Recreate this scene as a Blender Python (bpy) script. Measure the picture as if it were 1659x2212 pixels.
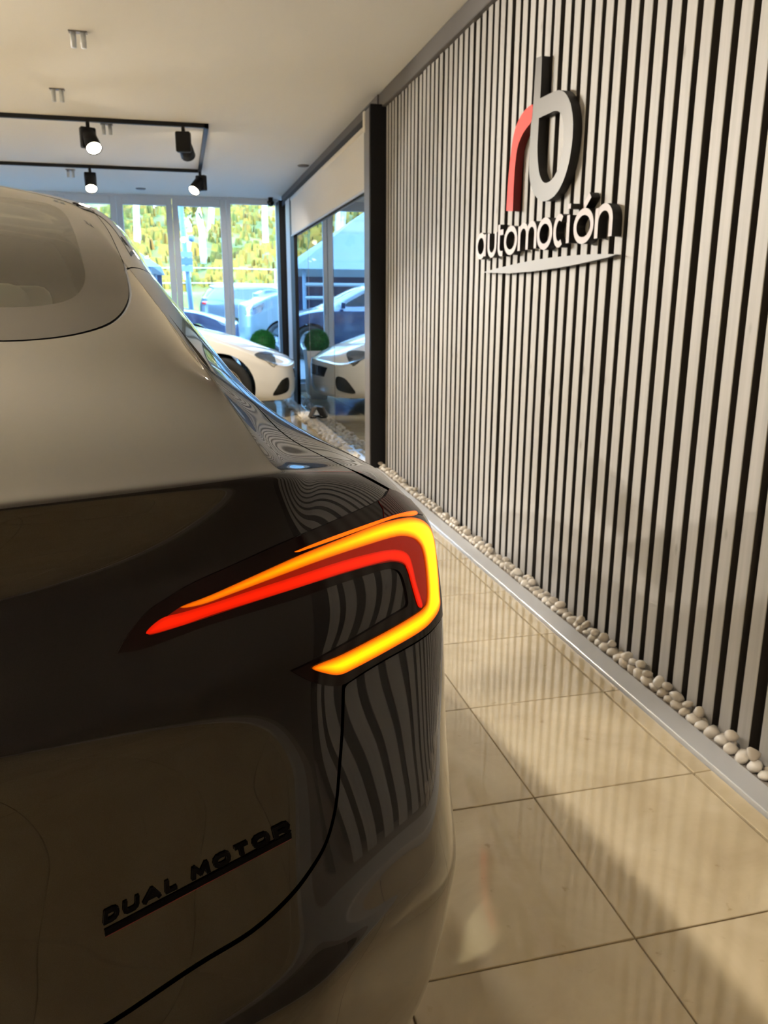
import bpy, bmesh, math, random
import numpy as np
from mathutils import Vector, Matrix
from mathutils.bvhtree import BVHTree

# ------------------------------------------------------------------ reset
for o in list(bpy.data.objects):
    bpy.data.objects.remove(o)
scn = bpy.context.scene
COL = scn.collection
random.seed(7)
rng = np.random.default_rng(7)

# ------------------------------------------------------------------ camera
W_PX, H_PX, F_PX = 1659.0, 2212.0, 1710.0
CAM = np.array([0.0, 0.0, 1.14])
PITCH, YAW, ROLL = math.radians(14.588), math.radians(14.073), math.radians(-0.1365)
_f = np.array([math.sin(YAW)*math.cos(PITCH), math.cos(YAW)*math.cos(PITCH), -math.sin(PITCH)])
_r = np.array([math.cos(YAW), -math.sin(YAW), 0.0])
_d = np.cross(_f, _r)
CR = np.array([_r*math.cos(ROLL)+_d*math.sin(ROLL), -_r*math.sin(ROLL)+_d*math.cos(ROLL), _f])
cd = bpy.data.cameras.new('camera')
cd.sensor_fit = 'HORIZONTAL'
cd.sensor_width = 7.3
cd.lens = F_PX/W_PX*7.3
cd.clip_start = 0.02
cd.clip_end = 300
cd.dof.use_dof = True
cd.dof.focus_distance = 0.62
cd.dof.aperture_fstop = 5.6
cam = bpy.data.objects.new('camera', cd)
COL.objects.link(cam)
cam.matrix_world = Matrix((
    (CR[0][0], -CR[1][0], -CR[2][0], CAM[0]),
    (CR[0][1], -CR[1][1], -CR[2][1], CAM[1]),
    (CR[0][2], -CR[1][2], -CR[2][2], CAM[2]),
    (0, 0, 0, 1)))
scn.camera = cam


def ray(x, y):
    return CR.T @ np.array([(x-W_PX/2)/F_PX, (y-H_PX/2)/F_PX, 1.0])


def on_x(x, y, X, c=CAM):
    d = ray(x, y)
    return c + d*((X-c[0])/d[0])


def on_y(x, y, Y):
    d = ray(x, y)
    return CAM + d*((Y-CAM[1])/d[1])


def on_z(x, y, Z):
    d = ray(x, y)
    return CAM + d*((Z-CAM[2])/d[2])


# ------------------------------------------------------------------ world, sun, exposure
wd = bpy.data.worlds.new('world')
scn.world = wd
wd.use_nodes = True
bg = wd.node_tree.nodes['Background']
bg.inputs[0].default_value = (0.26, 0.55, 1.0, 1)
bg.inputs[1].default_value = 18.0
sd = bpy.data.lights.new('sun', 'SUN')
sd.energy = 11.0
sd.angle = 0.02
sd.color = (1.0, 0.86, 0.58)
sun = bpy.data.objects.new('sun', sd)
COL.objects.link(sun)
sun.rotation_euler = (math.radians(62), 0, math.radians(-24))
vs = scn.view_settings
vs.view_transform = 'Standard'
vs.look = 'None'
vs.exposure = 0.33
vs.gamma = 1.0
vs.use_curve_mapping = False

# ------------------------------------------------------------------ materials
def new_mat(name):
    m = bpy.data.materials.new(name)
    m.use_nodes = True
    nt = m.node_tree
    return m, nt, nt.nodes['Principled BSDF']


def pbr(name, col, rough=0.5, metal=0.0, coat=0.0, coat_rough=0.03, spec=0.5, ior=1.5, bump=0, bscale=60, vary=0, vscale=8):
    m, nt, b = new_mat(name)
    b.inputs['Base Color'].default_value = (*col, 1)
    b.inputs['Roughness'].default_value = rough
    b.inputs['Metallic'].default_value = metal
    b.inputs['IOR'].default_value = ior
    b.inputs['Specular IOR Level'].default_value = spec
    b.inputs['Coat Weight'].default_value = coat
    b.inputs['Coat Roughness'].default_value = coat_rough
    if bump or vary:
        tc = nt.nodes.new('ShaderNodeTexCoord')
    if bump:
        n = nt.nodes.new('ShaderNodeTexNoise')
        n.inputs['Scale'].default_value = bscale
        n.inputs['Detail'].default_value = 4
        nt.links.new(tc.outputs['Object'], n.inputs['Vector'])
        bp = nt.nodes.new('ShaderNodeBump')
        bp.inputs['Strength'].default_value = bump
        bp.inputs['Distance'].default_value = 0.002
        nt.links.new(n.outputs['Fac'], bp.inputs['Height'])
        nt.links.new(bp.outputs['Normal'], b.inputs['Normal'])
    if vary:
        n = nt.nodes.new('ShaderNodeTexNoise')
        n.inputs['Scale'].default_value = vscale
        n.inputs['Detail'].default_value = 5
        nt.links.new(tc.outputs['Object'], n.inputs['Vector'])
        mp = nt.nodes.new('ShaderNodeMapRange')
        mp.inputs['From Min'].default_value = 0.3
        mp.inputs['From Max'].default_value = 0.7
        mp.inputs['To Min'].default_value = 1-vary
        mp.inputs['To Max'].default_value = 1+vary
        nt.links.new(n.outputs['Fac'], mp.inputs['Value'])
        mx = nt.nodes.new('ShaderNodeVectorMath')
        mx.operation = 'SCALE'
        mx.inputs[0].default_value = col
        nt.links.new(mp.outputs['Result'], mx.inputs['Scale'])
        nt.links.new(mx.outputs['Vector'], b.inputs['Base Color'])
    return m


def emit(name, col, strength):
    m, nt, b = new_mat(name)
    b.inputs['Base Color'].default_value = (0, 0, 0, 1)
    b.inputs['Emission Color'].default_value = (*col, 1)
    b.inputs['Emission Strength'].default_value = strength
    return m


def ramp(nt, stops):
    r = nt.nodes.new('ShaderNodeValToRGB')
    els = r.color_ramp.elements
    while len(els) < len(stops):
        els.new(0.5)
    for e, (p, c) in zip(els, stops):
        e.position = p
        e.color = (*c, 1)
    return r


MT = {}
MT['ceiling'] = pbr('ceiling_paint', (0.76, 0.75, 0.72), 0.75, bump=0.15, bscale=3)
MT['wall_dark'] = pbr('wall_brown', (0.30, 0.27, 0.25), 0.7)
MT['wall_plain'] = pbr('wall_plain', (0.10, 0.088, 0.080), 0.6)
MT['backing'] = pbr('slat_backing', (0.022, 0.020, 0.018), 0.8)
MT['beam'] = pbr('beam_paint', (0.115, 0.105, 0.10), 0.55)
MT['black_metal'] = pbr('black_metal', (0.009, 0.009, 0.011), 0.5, spec=0.2)
MT['pillar_grey'] = pbr('pillar_grey', (0.16, 0.15, 0.15), 0.4)
MT['white_frame'] = pbr('white_frame', (0.50, 0.54, 0.60), 0.4)
MT['alu'] = pbr('aluminium_strip', (0.50, 0.51, 0.53), 0.28, spec=0.9)
MT['rubber'] = pbr('rubber', (0.012, 0.012, 0.012), 0.7)
MT['gloss_black'] = pbr('gloss_black', (0.006, 0.006, 0.006), 0.12)
MT['matt_black'] = pbr('matt_black', (0.004, 0.004, 0.004), 0.65)
MT['badge_black'] = pbr('badge_black', (0.002, 0.002, 0.002), 0.7, spec=0.08)
MT['badge_red'] = pbr('badge_red', (0.12, 0.004, 0.003), 0.4)
MT['blind'] = pbr('blind_fabric', (0.70, 0.68, 0.65), 0.85, bump=0.2, bscale=300)
MT['steel'] = pbr('brushed_steel', (0.36, 0.34, 0.31), 0.30, metal=1.0)
MT['sign_grey'] = pbr('sign_grey', (0.15, 0.145, 0.14), 0.38, metal=0.7)
MT['sign_side'] = pbr('sign_side', (0.012, 0.011, 0.010), 0.5)
MT['sign_red'] = pbr('sign_red', (0.85, 0.055, 0.04), 0.45, spec=0.25)
MT['sign_white'] = pbr('sign_white', (0.60, 0.55, 0.57), 0.45, spec=0.3)
MT['sign_silver'] = pbr('sign_silver', (0.42, 0.43, 0.45), 0.45, spec=0.3)
MT['pot'] = pbr('pot_white', (0.72, 0.70, 0.66), 0.30)
MT['fluor'] = pbr('fixture_white', (0.8, 0.78, 0.74), 0.4)
MT['interior_dark'] = pbr('interior_dark', (0.03, 0.03, 0.03), 0.8)
MT['seat_white'] = pbr('seat_white', (0.72, 0.70, 0.66), 0.55)
MT['lamp_lit'] = emit('lamp_lit', (1.0, 0.84, 0.60), 60)
MT['chrome'] = pbr('chrome', (0.75, 0.75, 0.76), 0.12, metal=1.0)
MT['white_car'] = pbr('white_car_paint', (0.74, 0.71, 0.66), 0.3, coat=1.0)


def paint(name, col, col2, metal=0.75, rough=0.36):
    m, nt, b = new_mat(name)
    b.inputs['Metallic'].default_value = metal
    b.inputs['Roughness'].default_value = rough
    b.inputs['Coat Weight'].default_value = 1.0
    b.inputs['Coat Roughness'].default_value = 0.015
    b.inputs['Coat IOR'].default_value = 1.52
    tc = nt.nodes.new('ShaderNodeTexCoord')
    n = nt.nodes.new('ShaderNodeTexNoise')
    n.inputs['Scale'].default_value = 2500
    n.inputs['Detail'].default_value = 1
    nt.links.new(tc.outputs['Object'], n.inputs['Vector'])
    r = ramp(nt, [(0.35, col), (0.7, col2)])
    nt.links.new(n.outputs['Fac'], r.inputs['Fac'])
    nt.links.new(r.outputs['Color'], b.inputs['Base Color'])
    return m


MT['paint'] = paint('grey_metallic_paint', (0.034, 0.032, 0.036), (0.052, 0.049, 0.054), metal=1.0, rough=0.26)


def tile_mat():
    m, nt, b = new_mat('beige_marble_tile')
    tc = nt.nodes.new('ShaderNodeTexCoord')
    oi = nt.nodes.new('ShaderNodeObjectInfo')
    va = nt.nodes.new('ShaderNodeVectorMath')
    va.operation = 'ADD'
    sc = nt.nodes.new('ShaderNodeVectorMath')
    sc.operation = 'SCALE'
    sc.inputs[0].default_value = (17, 31, 9)
    nt.links.new(oi.outputs['Random'], sc.inputs['Scale'])
    nt.links.new(tc.outputs['Object'], va.inputs[0])
    nt.links.new(sc.outputs['Vector'], va.inputs[1])
    n1 = nt.nodes.new('ShaderNodeTexNoise')
    n1.inputs['Scale'].default_value = 5
    n1.inputs['Detail'].default_value = 8
    n1.inputs['Roughness'].default_value = 0.6
    n1.inputs['Distortion'].default_value = 0.6
    nt.links.new(va.outputs['Vector'], n1.inputs['Vector'])
    r = ramp(nt, [(0.3, (0.53, 0.43, 0.28)), (0.5, (0.61, 0.51, 0.34)), (0.72, (0.69, 0.59, 0.41))])
    nt.links.new(n1.outputs['Fac'], r.inputs['Fac'])
    n2 = nt.nodes.new('ShaderNodeTexNoise')
    n2.inputs['Scale'].default_value = 30
    n2.inputs['Detail'].default_value = 6
    nt.links.new(va.outputs['Vector'], n2.inputs['Vector'])
    r2 = ramp(nt, [(0.24, (0.6, 0.5, 0.4)), (0.32, (1, 1, 1))])
    nt.links.new(n2.outputs['Fac'], r2.inputs['Fac'])
    mx = nt.nodes.new('ShaderNodeMixRGB')
    mx.blend_type = 'MULTIPLY'
    mx.inputs[0].default_value = 0.5
    nt.links.new(r.outputs['Color'], mx.inputs[1])
    nt.links.new(r2.outputs['Color'], mx.inputs[2])
    nt.links.new(mx.outputs['Color'], b.inputs['Base Color'])
    b.inputs['Roughness'].default_value = 0.06
    b.inputs['IOR'].default_value = 1.6
    b.inputs['Specular IOR Level'].default_value = 0.75
    return m


MT['tile'] = tile_mat()
MT['grout'] = pbr('grout', (0.26, 0.20, 0.13), 0.9)


def slat_mat():
    m, nt, b = new_mat('grey_stained_wood')
    tc = nt.nodes.new('ShaderNodeTexCoord')
    oi = nt.nodes.new('ShaderNodeObjectInfo')
    sc = nt.nodes.new('ShaderNodeVectorMath')
    sc.operation = 'SCALE'
    sc.inputs[0].default_value = (13, 47, 29)
    nt.links.new(oi.outputs['Random'], sc.inputs['Scale'])
    va = nt.nodes.new('ShaderNodeVectorMath')
    nt.links.new(tc.outputs['Object'], va.inputs[0])
    nt.links.new(sc.outputs['Vector'], va.inputs[1])
    mp = nt.nodes.new('ShaderNodeMapping')
    mp.inputs['Scale'].default_value = (60, 60, 2.2)
    nt.links.new(va.outputs['Vector'], mp.inputs['Vector'])
    n1 = nt.nodes.new('ShaderNodeTexNoise')
    n1.inputs['Scale'].default_value = 1.0
    n1.inputs['Detail'].default_value = 6
    nt.links.new(mp.outputs['Vector'], n1.inputs['Vector'])
    r = ramp(nt, [(0.3, (0.40, 0.39, 0.38)), (0.55, (0.45, 0.44, 0.43)), (0.75, (0.49, 0.48, 0.47))])
    nt.links.new(n1.outputs['Fac'], r.inputs['Fac'])
    # knots
    mp2 = nt.nodes.new('ShaderNodeMapping')
    mp2.inputs['Scale'].default_value = (22, 22, 9)
    nt.links.new(va.outputs['Vector'], mp2.inputs['Vector'])
    vo = nt.nodes.new('ShaderNodeTexVoronoi')
    vo.inputs['Scale'].default_value = 0.5
    nt.links.new(mp2.outputs['Vector'], vo.inputs['Vector'])
    r2 = ramp(nt, [(0.03, (0.50, 0.46, 0.42)), (0.11, (1, 1, 1))])
    nt.links.new(vo.outputs['Distance'], r2.inputs['Fac'])
    mx = nt.nodes.new('ShaderNodeMixRGB')
    mx.blend_type = 'MULTIPLY'
    mx.inputs[0].default_value = 0.8
    nt.links.new(r.outputs['Color'], mx.inputs[1])
    nt.links.new(r2.outputs['Color'], mx.inputs[2])
    nt.links.new(mx.outputs['Color'], b.inputs['Base Color'])
    b.inputs['Roughness'].default_value = 0.5
    return m


MT['slat'] = slat_mat()
MT['slat_side'] = pbr('slat_side_shade', (0.045, 0.040, 0.036), 0.6)  # shade in the gaps, painted onto the side faces of the slats


def pebble_mat():
    m, nt, b = new_mat('white_pebble')
    oi = nt.nodes.new('ShaderNodeObjectInfo')
    r = ramp(nt, [(0.0, (0.56, 0.50, 0.42)), (0.6, (0.70, 0.64, 0.56)), (1.0, (0.80, 0.76, 0.70))])
    nt.links.new(oi.outputs['Random'], r.inputs['Fac'])
    tc = nt.nodes.new('ShaderNodeTexCoord')
    n = nt.nodes.new('ShaderNodeTexNoise')
    n.inputs['Scale'].default_value = 45
    n.inputs['Detail'].default_value = 5
    nt.links.new(tc.outputs['Object'], n.inputs['Vector'])
    r2 = ramp(nt, [(0.3, (0.82, 0.8, 0.77)), (0.6, (1, 1, 1))])
    nt.links.new(n.outputs['Fac'], r2.inputs['Fac'])
    mx = nt.nodes.new('ShaderNodeMixRGB')
    mx.blend_type = 'MULTIPLY'
    mx.inputs[0].default_value = 1
    nt.links.new(r.outputs['Color'], mx.inputs[1])
    nt.links.new(r2.outputs['Color'], mx.inputs[2])
    nt.links.new(mx.outputs['Color'], b.inputs['Base Color'])
    b.inputs['Roughness'].default_value = 0.42
    return m


MT['pebble'] = pebble_mat()


def mirror_glass():
    m, nt, b = new_mat('reflective_partition_glass')
    nt.nodes.remove(b)
    out = nt.nodes['Material Output']
    g = nt.nodes.new('ShaderNodeBsdfGlossy')
    g.inputs['Color'].default_value = (0.86, 0.90, 0.92, 1)
    g.inputs['Roughness'].default_value = 0.0
    d = nt.nodes.new('ShaderNodeBsdfDiffuse')
    d.inputs['Color'].default_value = (0.02, 0.025, 0.03, 1)
    fr = nt.nodes.new('ShaderNodeFresnel')
    fr.inputs['IOR'].default_value = 14.0
    mx = nt.nodes.new('ShaderNodeMixShader')
    nt.links.new(fr.outputs['Fac'], mx.inputs[0])
    nt.links.new(d.outputs[0], mx.inputs[1])
    nt.links.new(g.outputs[0], mx.inputs[2])
    nt.links.new(mx.outputs[0], out.inputs['Surface'])
    return m


MT['mirror_glass'] = mirror_glass()


def clear_glass(name, tint=(0.95, 0.97, 0.97)):
    # thin architectural glass: straight-through transparency with a Fresnel reflection
    m, nt, b = new_mat(name)
    nt.nodes.remove(b)
    out = nt.nodes['Material Output']
    t = nt.nodes.new('ShaderNodeBsdfTransparent')
    t.inputs['Color'].default_value = (*tint, 1)
    g = nt.nodes.new('ShaderNodeBsdfGlossy')
    g.inputs['Roughness'].default_value = 0.0
    fr = nt.nodes.new('ShaderNodeFresnel')
    fr.inputs['IOR'].default_value = 1.5
    mx = nt.nodes.new('ShaderNodeMixShader')
    nt.links.new(fr.outputs['Fac'], mx.inputs[0])
    nt.links.new(t.outputs[0], mx.inputs[1])
    nt.links.new(g.outputs[0], mx.inputs[2])
    nt.links.new(mx.outputs[0], out.inputs['Surface'])
    return m


MT['window_glass'] = clear_glass('window_glass')
MT['tint_glass'] = clear_glass('tinted_car_glass', (0.42, 0.46, 0.42))

# ------------------------------------------------------------------ mesh helpers
def link(o, parent=None):
    COL.objects.link(o)
    if parent is not None:
        o.parent = parent
    return o


def mesh_obj(name, verts, faces, mat, parent=None, smooth=False):
    me = bpy.data.meshes.new(name)
    me.from_pydata([tuple(map(float, v)) for v in verts], [], [tuple(map(int, f)) for f in faces])
    if smooth:
        me.polygons.foreach_set('use_smooth', [True]*len(me.polygons))
    me.update()
    if mat is not None:
        me.materials.append(mat)
    return link(bpy.data.objects.new(name, me), parent)


def bm_obj(name, bm, mat, parent=None, smooth=False):
    me = bpy.data.meshes.new(name)
    bmesh.ops.recalc_face_normals(bm, faces=bm.faces)
    bm.to_mesh(me)
    bm.free()
    if smooth:
        me.polygons.foreach_set('use_smooth', [True]*len(me.polygons))
    me.materials.append(mat)
    return link(bpy.data.objects.new(name, me), parent)


def add_box(bm, lo, hi, bev=0, mtx=None, seg=1):
    lo, hi = np.minimum(lo, hi), np.maximum(lo, hi)
    c = (np.array(lo)+hi)/2
    s = np.array(hi)-lo
    r = bmesh.ops.create_cube(bm, size=1.0)
    vs_ = r['verts']
    for v in vs_:
        v.co = Vector((v.co.x*s[0]+c[0], v.co.y*s[1]+c[1], v.co.z*s[2]+c[2]))
    if bev:
        es = list({e for v in vs_ for e in v.link_edges})
        rb = bmesh.ops.bevel(bm, geom=es, offset=bev, segments=seg, affect='EDGES', profile=0.5)
        vs_ = list({v for f in rb['faces'] for v in f.verts} | {v for v in vs_ if v.is_valid})
    if mtx is not None:
        bmesh.ops.transform(bm, matrix=mtx, verts=vs_)


def box(name, lo, hi, mat, parent=None, bev=0, seg=1):
    bm = bmesh.new()
    add_box(bm, lo, hi, bev, seg=seg)
    return bm_obj(name, bm, mat, parent)


def add_tube(bm, p0, p1, r0, r1=None, seg=16, caps=True):
    p0, p1 = Vector(p0), Vector(p1)
    r1 = r0 if r1 is None else r1
    d = p1-p0
    m = Matrix.Translation((p0+p1)/2) @ d.to_track_quat('Z', 'Y').to_matrix().to_4x4()
    bmesh.ops.create_cone(bm, cap_ends=caps, segments=seg, radius1=r0, radius2=r1, depth=d.length, matrix=m)


def add_lathe(bm, prof, seg=24, mtx=Matrix()):
    rings = []
    for r, z in prof:
        rings.append([bm.verts.new(mtx @ Vector((r*math.cos(2*math.pi*k/seg), r*math.sin(2*math.pi*k/seg), z))) for k in range(seg)])
    for a, b in zip(rings, rings[1:]):
        for k in range(seg):
            bm.faces.new((a[k], a[(k+1) % seg], b[(k+1) % seg], b[k]))
    for rg in (rings[0], rings[-1]):
        try:
            bm.faces.new(rg)
        except ValueError:
            pass


def thing(name, label, cat, loc=(0, 0, 0), rotz=0, group=None):
    o = bpy.data.objects.new(name, None)
    o.empty_display_size = 0.1
    COL.objects.link(o)
    o.location = loc
    o.rotation_euler = (0, 0, rotz)
    return tag(o, label, cat, group)


def tag(o, label, cat, group=None, kind=None):
    o['label'] = label
    o['category'] = cat
    if group:
        o['group'] = group
    if kind:
        o['kind'] = kind
    return o


def struct(o, label=None):
    o['kind'] = 'structure'
    if label:
        o['label'] = label
    return o


def extrude_poly(pts, holes, to3, nrm, depth):
    """flat outline (2-D points) -> solid of given depth; to3 maps 2-D to 3-D, nrm is the depth direction"""
    from mathutils.geometry import tessellate_polygon
    loops = [pts]+list(holes)
    flat = [p for l in loops for p in l]
    tri = tessellate_polygon([[Vector((p[0], p[1], 0)) for p in l] for l in loops])
    v = [np.array(to3(p)) for p in flat]
    n = len(v)
    vv = v+[p+np.array(nrm)*depth for p in v]
    fr = [tuple(t) for t in tri]
    bk = [(t[2]+n, t[1]+n, t[0]+n) for t in tri]
    side = []
    k = 0
    for l in loops:
        m = len(l)
        for i in range(m):
            a, b = k+i, k+(i+1) % m
            side.append((a, b, b+n, a+n))
        k += m
    return vv, fr, bk, side


def solid_obj(name, pts, holes, to3, nrm, depth, mat_front, mat_side, parent):
    vv, fr, bk, side = extrude_poly(pts, holes, to3, nrm, depth)
    me = bpy.data.meshes.new(name)
    me.from_pydata([tuple(map(float, p)) for p in vv], [], fr+bk+side)
    me.materials.append(mat_front)
    me.materials.append(mat_side)
    bm = bmesh.new()
    bm.from_mesh(me)
    bm.faces.ensure_lookup_table()
    for i, f in enumerate(bm.faces):
        f.material_index = 0 if i < len(fr) else 1
    bmesh.ops.recalc_face_normals(bm, faces=bm.faces)
    bm.to_mesh(me)
    bm.free()
    return link(bpy.data.objects.new(name, me), parent)


def smooth_closed(pts, n=6):
    """Catmull-Rom through a closed list of 2-D points"""
    P = np.array(pts, float)
    out = []
    m = len(P)
    for i in range(m):
        p0, p1, p2, p3 = P[i-1], P[i], P[(i+1) % m], P[(i+2) % m]
        for k in range(n):
            t = k/n
            out.append(0.5*((2*p1)+(-p0+p2)*t+(2*p0-5*p1+4*p2-p3)*t*t+(-p0+3*p1-3*p2+p3)*t**3))
    return np.array(out)


def smooth_open(pts, n=6):
    P = np.array(pts, float)
    P = np.vstack([2*P[0]-P[1], P, 2*P[-1]-P[-2]])
    out = []
    for i in range(1, len(P)-2):
        p0, p1, p2, p3 = P[i-1], P[i], P[i+1], P[i+2]
        for k in range(n):
            t = k/n
            out.append(0.5*((2*p1)+(-p0+p2)*t+(2*p0-5*p1+4*p2-p3)*t*t+(-p0+3*p1-3*p2+p3)*t**3))
    out.append(P[-2])
    return np.array(out)


# ================================================================== THE ROOM
Z_CEIL = 2.48
X_SLAT = 1.37      # front faces of the slats
X_GLASS = 1.31     # reflective glass partition
Y_WIN = 11.0       # inner face of the window front
Y_BACK = -5.5
X_LEFT = -7.0
Y_PIL = 5.44

# floor
floor = struct(box('floor', (X_LEFT, Y_BACK, -0.10), (X_GLASS+0.5, Y_WIN+0.1, -0.008), MT['grout']), 'beige polished stone tile floor')
TP = 0.449
XE = [0.756-TP*k for k in range(0, 19)]
YE0 = 1.078
tile_cache = {}


def tile_mesh(sx, sy):
    key = (round(sx, 4), round(sy, 4))
    if key not in tile_cache:
        bm = bmesh.new()
        add_box(bm, (-sx/2, -sy/2, -0.008), (sx/2, sy/2, 0.0), 0.0012)
        me = bpy.data.meshes.new('tile')
        bm.to_mesh(me)
        bm.free()
        me.materials.append(MT['tile'])
        tile_cache[key] = me
    return tile_cache[key]


G = 0.0032
rest_v, rest_f = [], []
for iy in range(-15, 23):
    y0, y1 = YE0+TP*iy, YE0+TP*(iy+1)
    y1 = min(y1, Y_WIN)
    y0 = max(y0, Y_BACK)
    if y1-y0 < 0.02:
        continue
    cols = [(0.756, 1.188), (1.192, 1.2445)]+[(XE[k+1], XE[k]) for k in range(len(XE)-1)]
    for (x0, x1) in cols:
        x0 = max(x0, X_LEFT)
        if x1-x0 < 0.02:
            continue
        near = x0 > -1.1 and y0 > 0.1
        if near:
            o = bpy.data.objects.new('tile', tile_mesh(x1-x0-G, y1-y0-G))
            link(o, floor)
            o.location = ((x0+x1)/2, (y0+y1)/2, random.uniform(-0.0006, 0))
        else:
            b = len(rest_v)
            for (xx, yy) in ((x0+G/2, y0+G/2), (x1-G/2, y0+G/2), (x1-G/2, y1-G/2), (x0+G/2, y1-G/2)):
                rest_v.append((xx, yy, 0.0))
            for (xx, yy) in ((x0+G/2, y0+G/2), (x1-G/2, y0+G/2), (x1-G/2, y1-G/2), (x0+G/2, y1-G/2)):
                rest_v.append((xx, yy, -0.008))
            rest_f += [(b, b+1, b+2, b+3)]+[(b+i, b+4+i, b+4+(i+1) % 4, b+(i+1) % 4) for i in range(4)]
ft = mesh_obj('floor_tiles', rest_v, rest_f, MT['tile'], floor)
ft['kind'] = 'stuff'

# ceiling, beam
ceiling = struct(box('ceiling', (X_LEFT, Y_BACK, Z_CEIL), (X_GLASS+0.5, Y_WIN+0.3, Z_CEIL+0.2), MT['ceiling']), 'cream painted ceiling')
struct(box('trim_1', (1.345, Y_BACK, 2.385), (1.60, Y_PIL+0.1, Z_CEIL), MT['beam'], bev=0.003), 'grey beam above the slatted wall')
struct(box('trim_2', (1.335, Y_PIL+0.1, 2.335), (1.60, 10.7, Z_CEIL), MT['beam'], bev=0.003), 'grey beam above the glass partition')
struct(box('trim_3', (1.300, Y_PIL+0.18, 2.325), (1.334, 10.45, 2.385), MT['black_metal'], bev=0.003), 'dark cassette rail of the roller blind')
# slatted wall
wall_r = struct(box('wall_right', (1.402, Y_BACK, 0.0), (1.62, Y_PIL+0.12, 2.40), MT['backing']), 'wall of vertical grey wooden slats')
slat_me = {}


def slat_mesh(w):
    w = round(w, 3)
    if w not in slat_me:
        bm = bmesh.new()
        add_box(bm, (-0.016, -w/2, -1.19), (0.016, w/2, 1.19), 0.0015)
        me = bpy.data.meshes.new('slat')
        bm.to_mesh(me)
        bm.free()
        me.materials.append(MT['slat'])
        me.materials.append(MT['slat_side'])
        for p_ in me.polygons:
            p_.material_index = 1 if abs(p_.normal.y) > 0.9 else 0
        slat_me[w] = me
    return slat_me[w]


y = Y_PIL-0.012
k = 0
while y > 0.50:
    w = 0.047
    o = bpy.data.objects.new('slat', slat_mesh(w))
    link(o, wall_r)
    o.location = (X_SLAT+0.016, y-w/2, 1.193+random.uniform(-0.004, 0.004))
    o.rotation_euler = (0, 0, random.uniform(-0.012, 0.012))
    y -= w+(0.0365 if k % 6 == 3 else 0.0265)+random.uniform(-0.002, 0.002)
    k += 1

# beside the camera the slats give way to a plain dark wall
struct(box('wall_right_plain', (X_SLAT, Y_BACK, 0.0), (1.402, 0.40, 2.385), MT['wall_plain']), 'plain dark wall beyond the end of the slats')
# aluminium edging strip and gravel channel
struct(box('trim_4', (1.245, Y_BACK, -0.008), (1.318, Y_WIN-0.2, 0.013), MT['alu'], bev=0.002), 'flat pale aluminium edging strip along the pebbles')
struct(box('trim_5', (1.318, Y_BACK, -0.01), (1.402, Y_PIL, 0.004), MT['wall_dark']), 'bed of the pebble channel')

# pillars
for nm, y0, y1, xa, lb in (('trim_6', Y_PIL, Y_PIL+0.17, 1.265, 'near dark steel pillar between slats and glass'), ('trim_7', 10.42, 10.7, 1.262, 'far dark steel pillar beside the window front')):
    struct(box(nm, (xa, y0, 0.0), (1.42, y1, 2.40), MT['black_metal'], bev=0.004), lb)
struct(box('trim_8', (1.2655, Y_PIL+0.02, 0.02), (1.2625, Y_PIL+0.172, 2.38), MT['pillar_grey']), 'grey facing of the near pillar')
# glass partition
gl = struct(box('window_1', (X_GLASS, Y_PIL+0.17, 0.0), (X_GLASS+0.012, 10.42, 2.36), MT['mirror_glass']), 'tall reflective glass partition mirroring the showroom')
struct(box('trim_9', (1.286, 9.66, 0.0), (1.312, 9.98, 2.335), MT['white_frame'], bev=0.003), 'white upright at the end of the glass')
struct(box('trim_10', (1.29, 9.34, 0.0), (1.3125, 9.66, 2.335), MT['black_metal'], bev=0.003), 'black upright beside the glass')
struct(box('wall_behind_glass', (1.45, Y_PIL+0.12, 0), (1.62, Y_WIN+0.1, 2.45), MT['wall_dark']))
# vertical joints between the panes
for i, yy in enumerate((7.05, 8.45)):
    box('pane_joint', (X_GLASS-0.0015, yy-0.003, 0.02), (X_GLASS+0.001, yy+0.003, 2.3), MT['pillar_grey'], gl)

# remaining walls of the showroom (behind the camera and on the far left)
struct(box('wall_back', (X_LEFT-0.2, Y_BACK-0.2, 0), (1.62, Y_BACK, Z_CEIL), MT['wall_dark']))
struct(box('wall_left', (X_LEFT-0.2, Y_BACK, 0), (X_LEFT, Y_WIN+0.1, Z_CEIL), MT['ceiling']))
# unseen upper mass, added to cast the building's shade over the forecourt
struct(box('wall_upper_shade', (-14, Y_BACK-4, Z_CEIL+0.2), (9, Y_WIN+0.3, 10.5), MT['wall_dark']))
struct(box('wall_outer', (1.62, Y_BACK-4, -0.1), (9, Y_WIN+0.1, Z_CEIL+0.2), MT['wall_dark']))
struct(box('wall_outer_left', (-14, Y_BACK-4, -0.1), (X_LEFT-0.2, Y_WIN+0.1, Z_CEIL+0.2), MT['wall_dark']))

# ------------------------------------------------------------------ window front
wn = 0


def window_leaf(x0, x1, z0, z1, fw, ft_, fb):
    """one glazed leaf: frame of four members and a pane"""
    global wn
    wn += 1
    ya, yb = Y_WIN, Y_WIN+0.07
    bm = bmesh.new()
    add_box(bm, (x0, ya, z0), (x0+fw, yb, z1), 0.006)
    add_box(bm, (x1-fw, ya, z0), (x1, yb, z1), 0.006)
    add_box(bm, (x0+fw, ya, z1-ft_), (x1-fw, yb, z1), 0.006)
    add_box(bm, (x0+fw, ya, z0), (x1-fw, yb, z0+fb), 0.006)
    o = struct(bm_obj('window_%d' % (wn+1), bm, MT['white_frame']), 'white framed glazed leaf of the window front')
    box('pane', (x0+fw, ya+0.03, z0+fb), (x1-fw, ya+0.036, z1-ft_), MT['window_glass'], o)
    box('handle', (x0+fw/2-0.012, ya-0.03, 1.02), (x0+fw/2+0.012, ya, 1.16), MT['white_frame'], o, bev=0.004)
    return o


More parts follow.
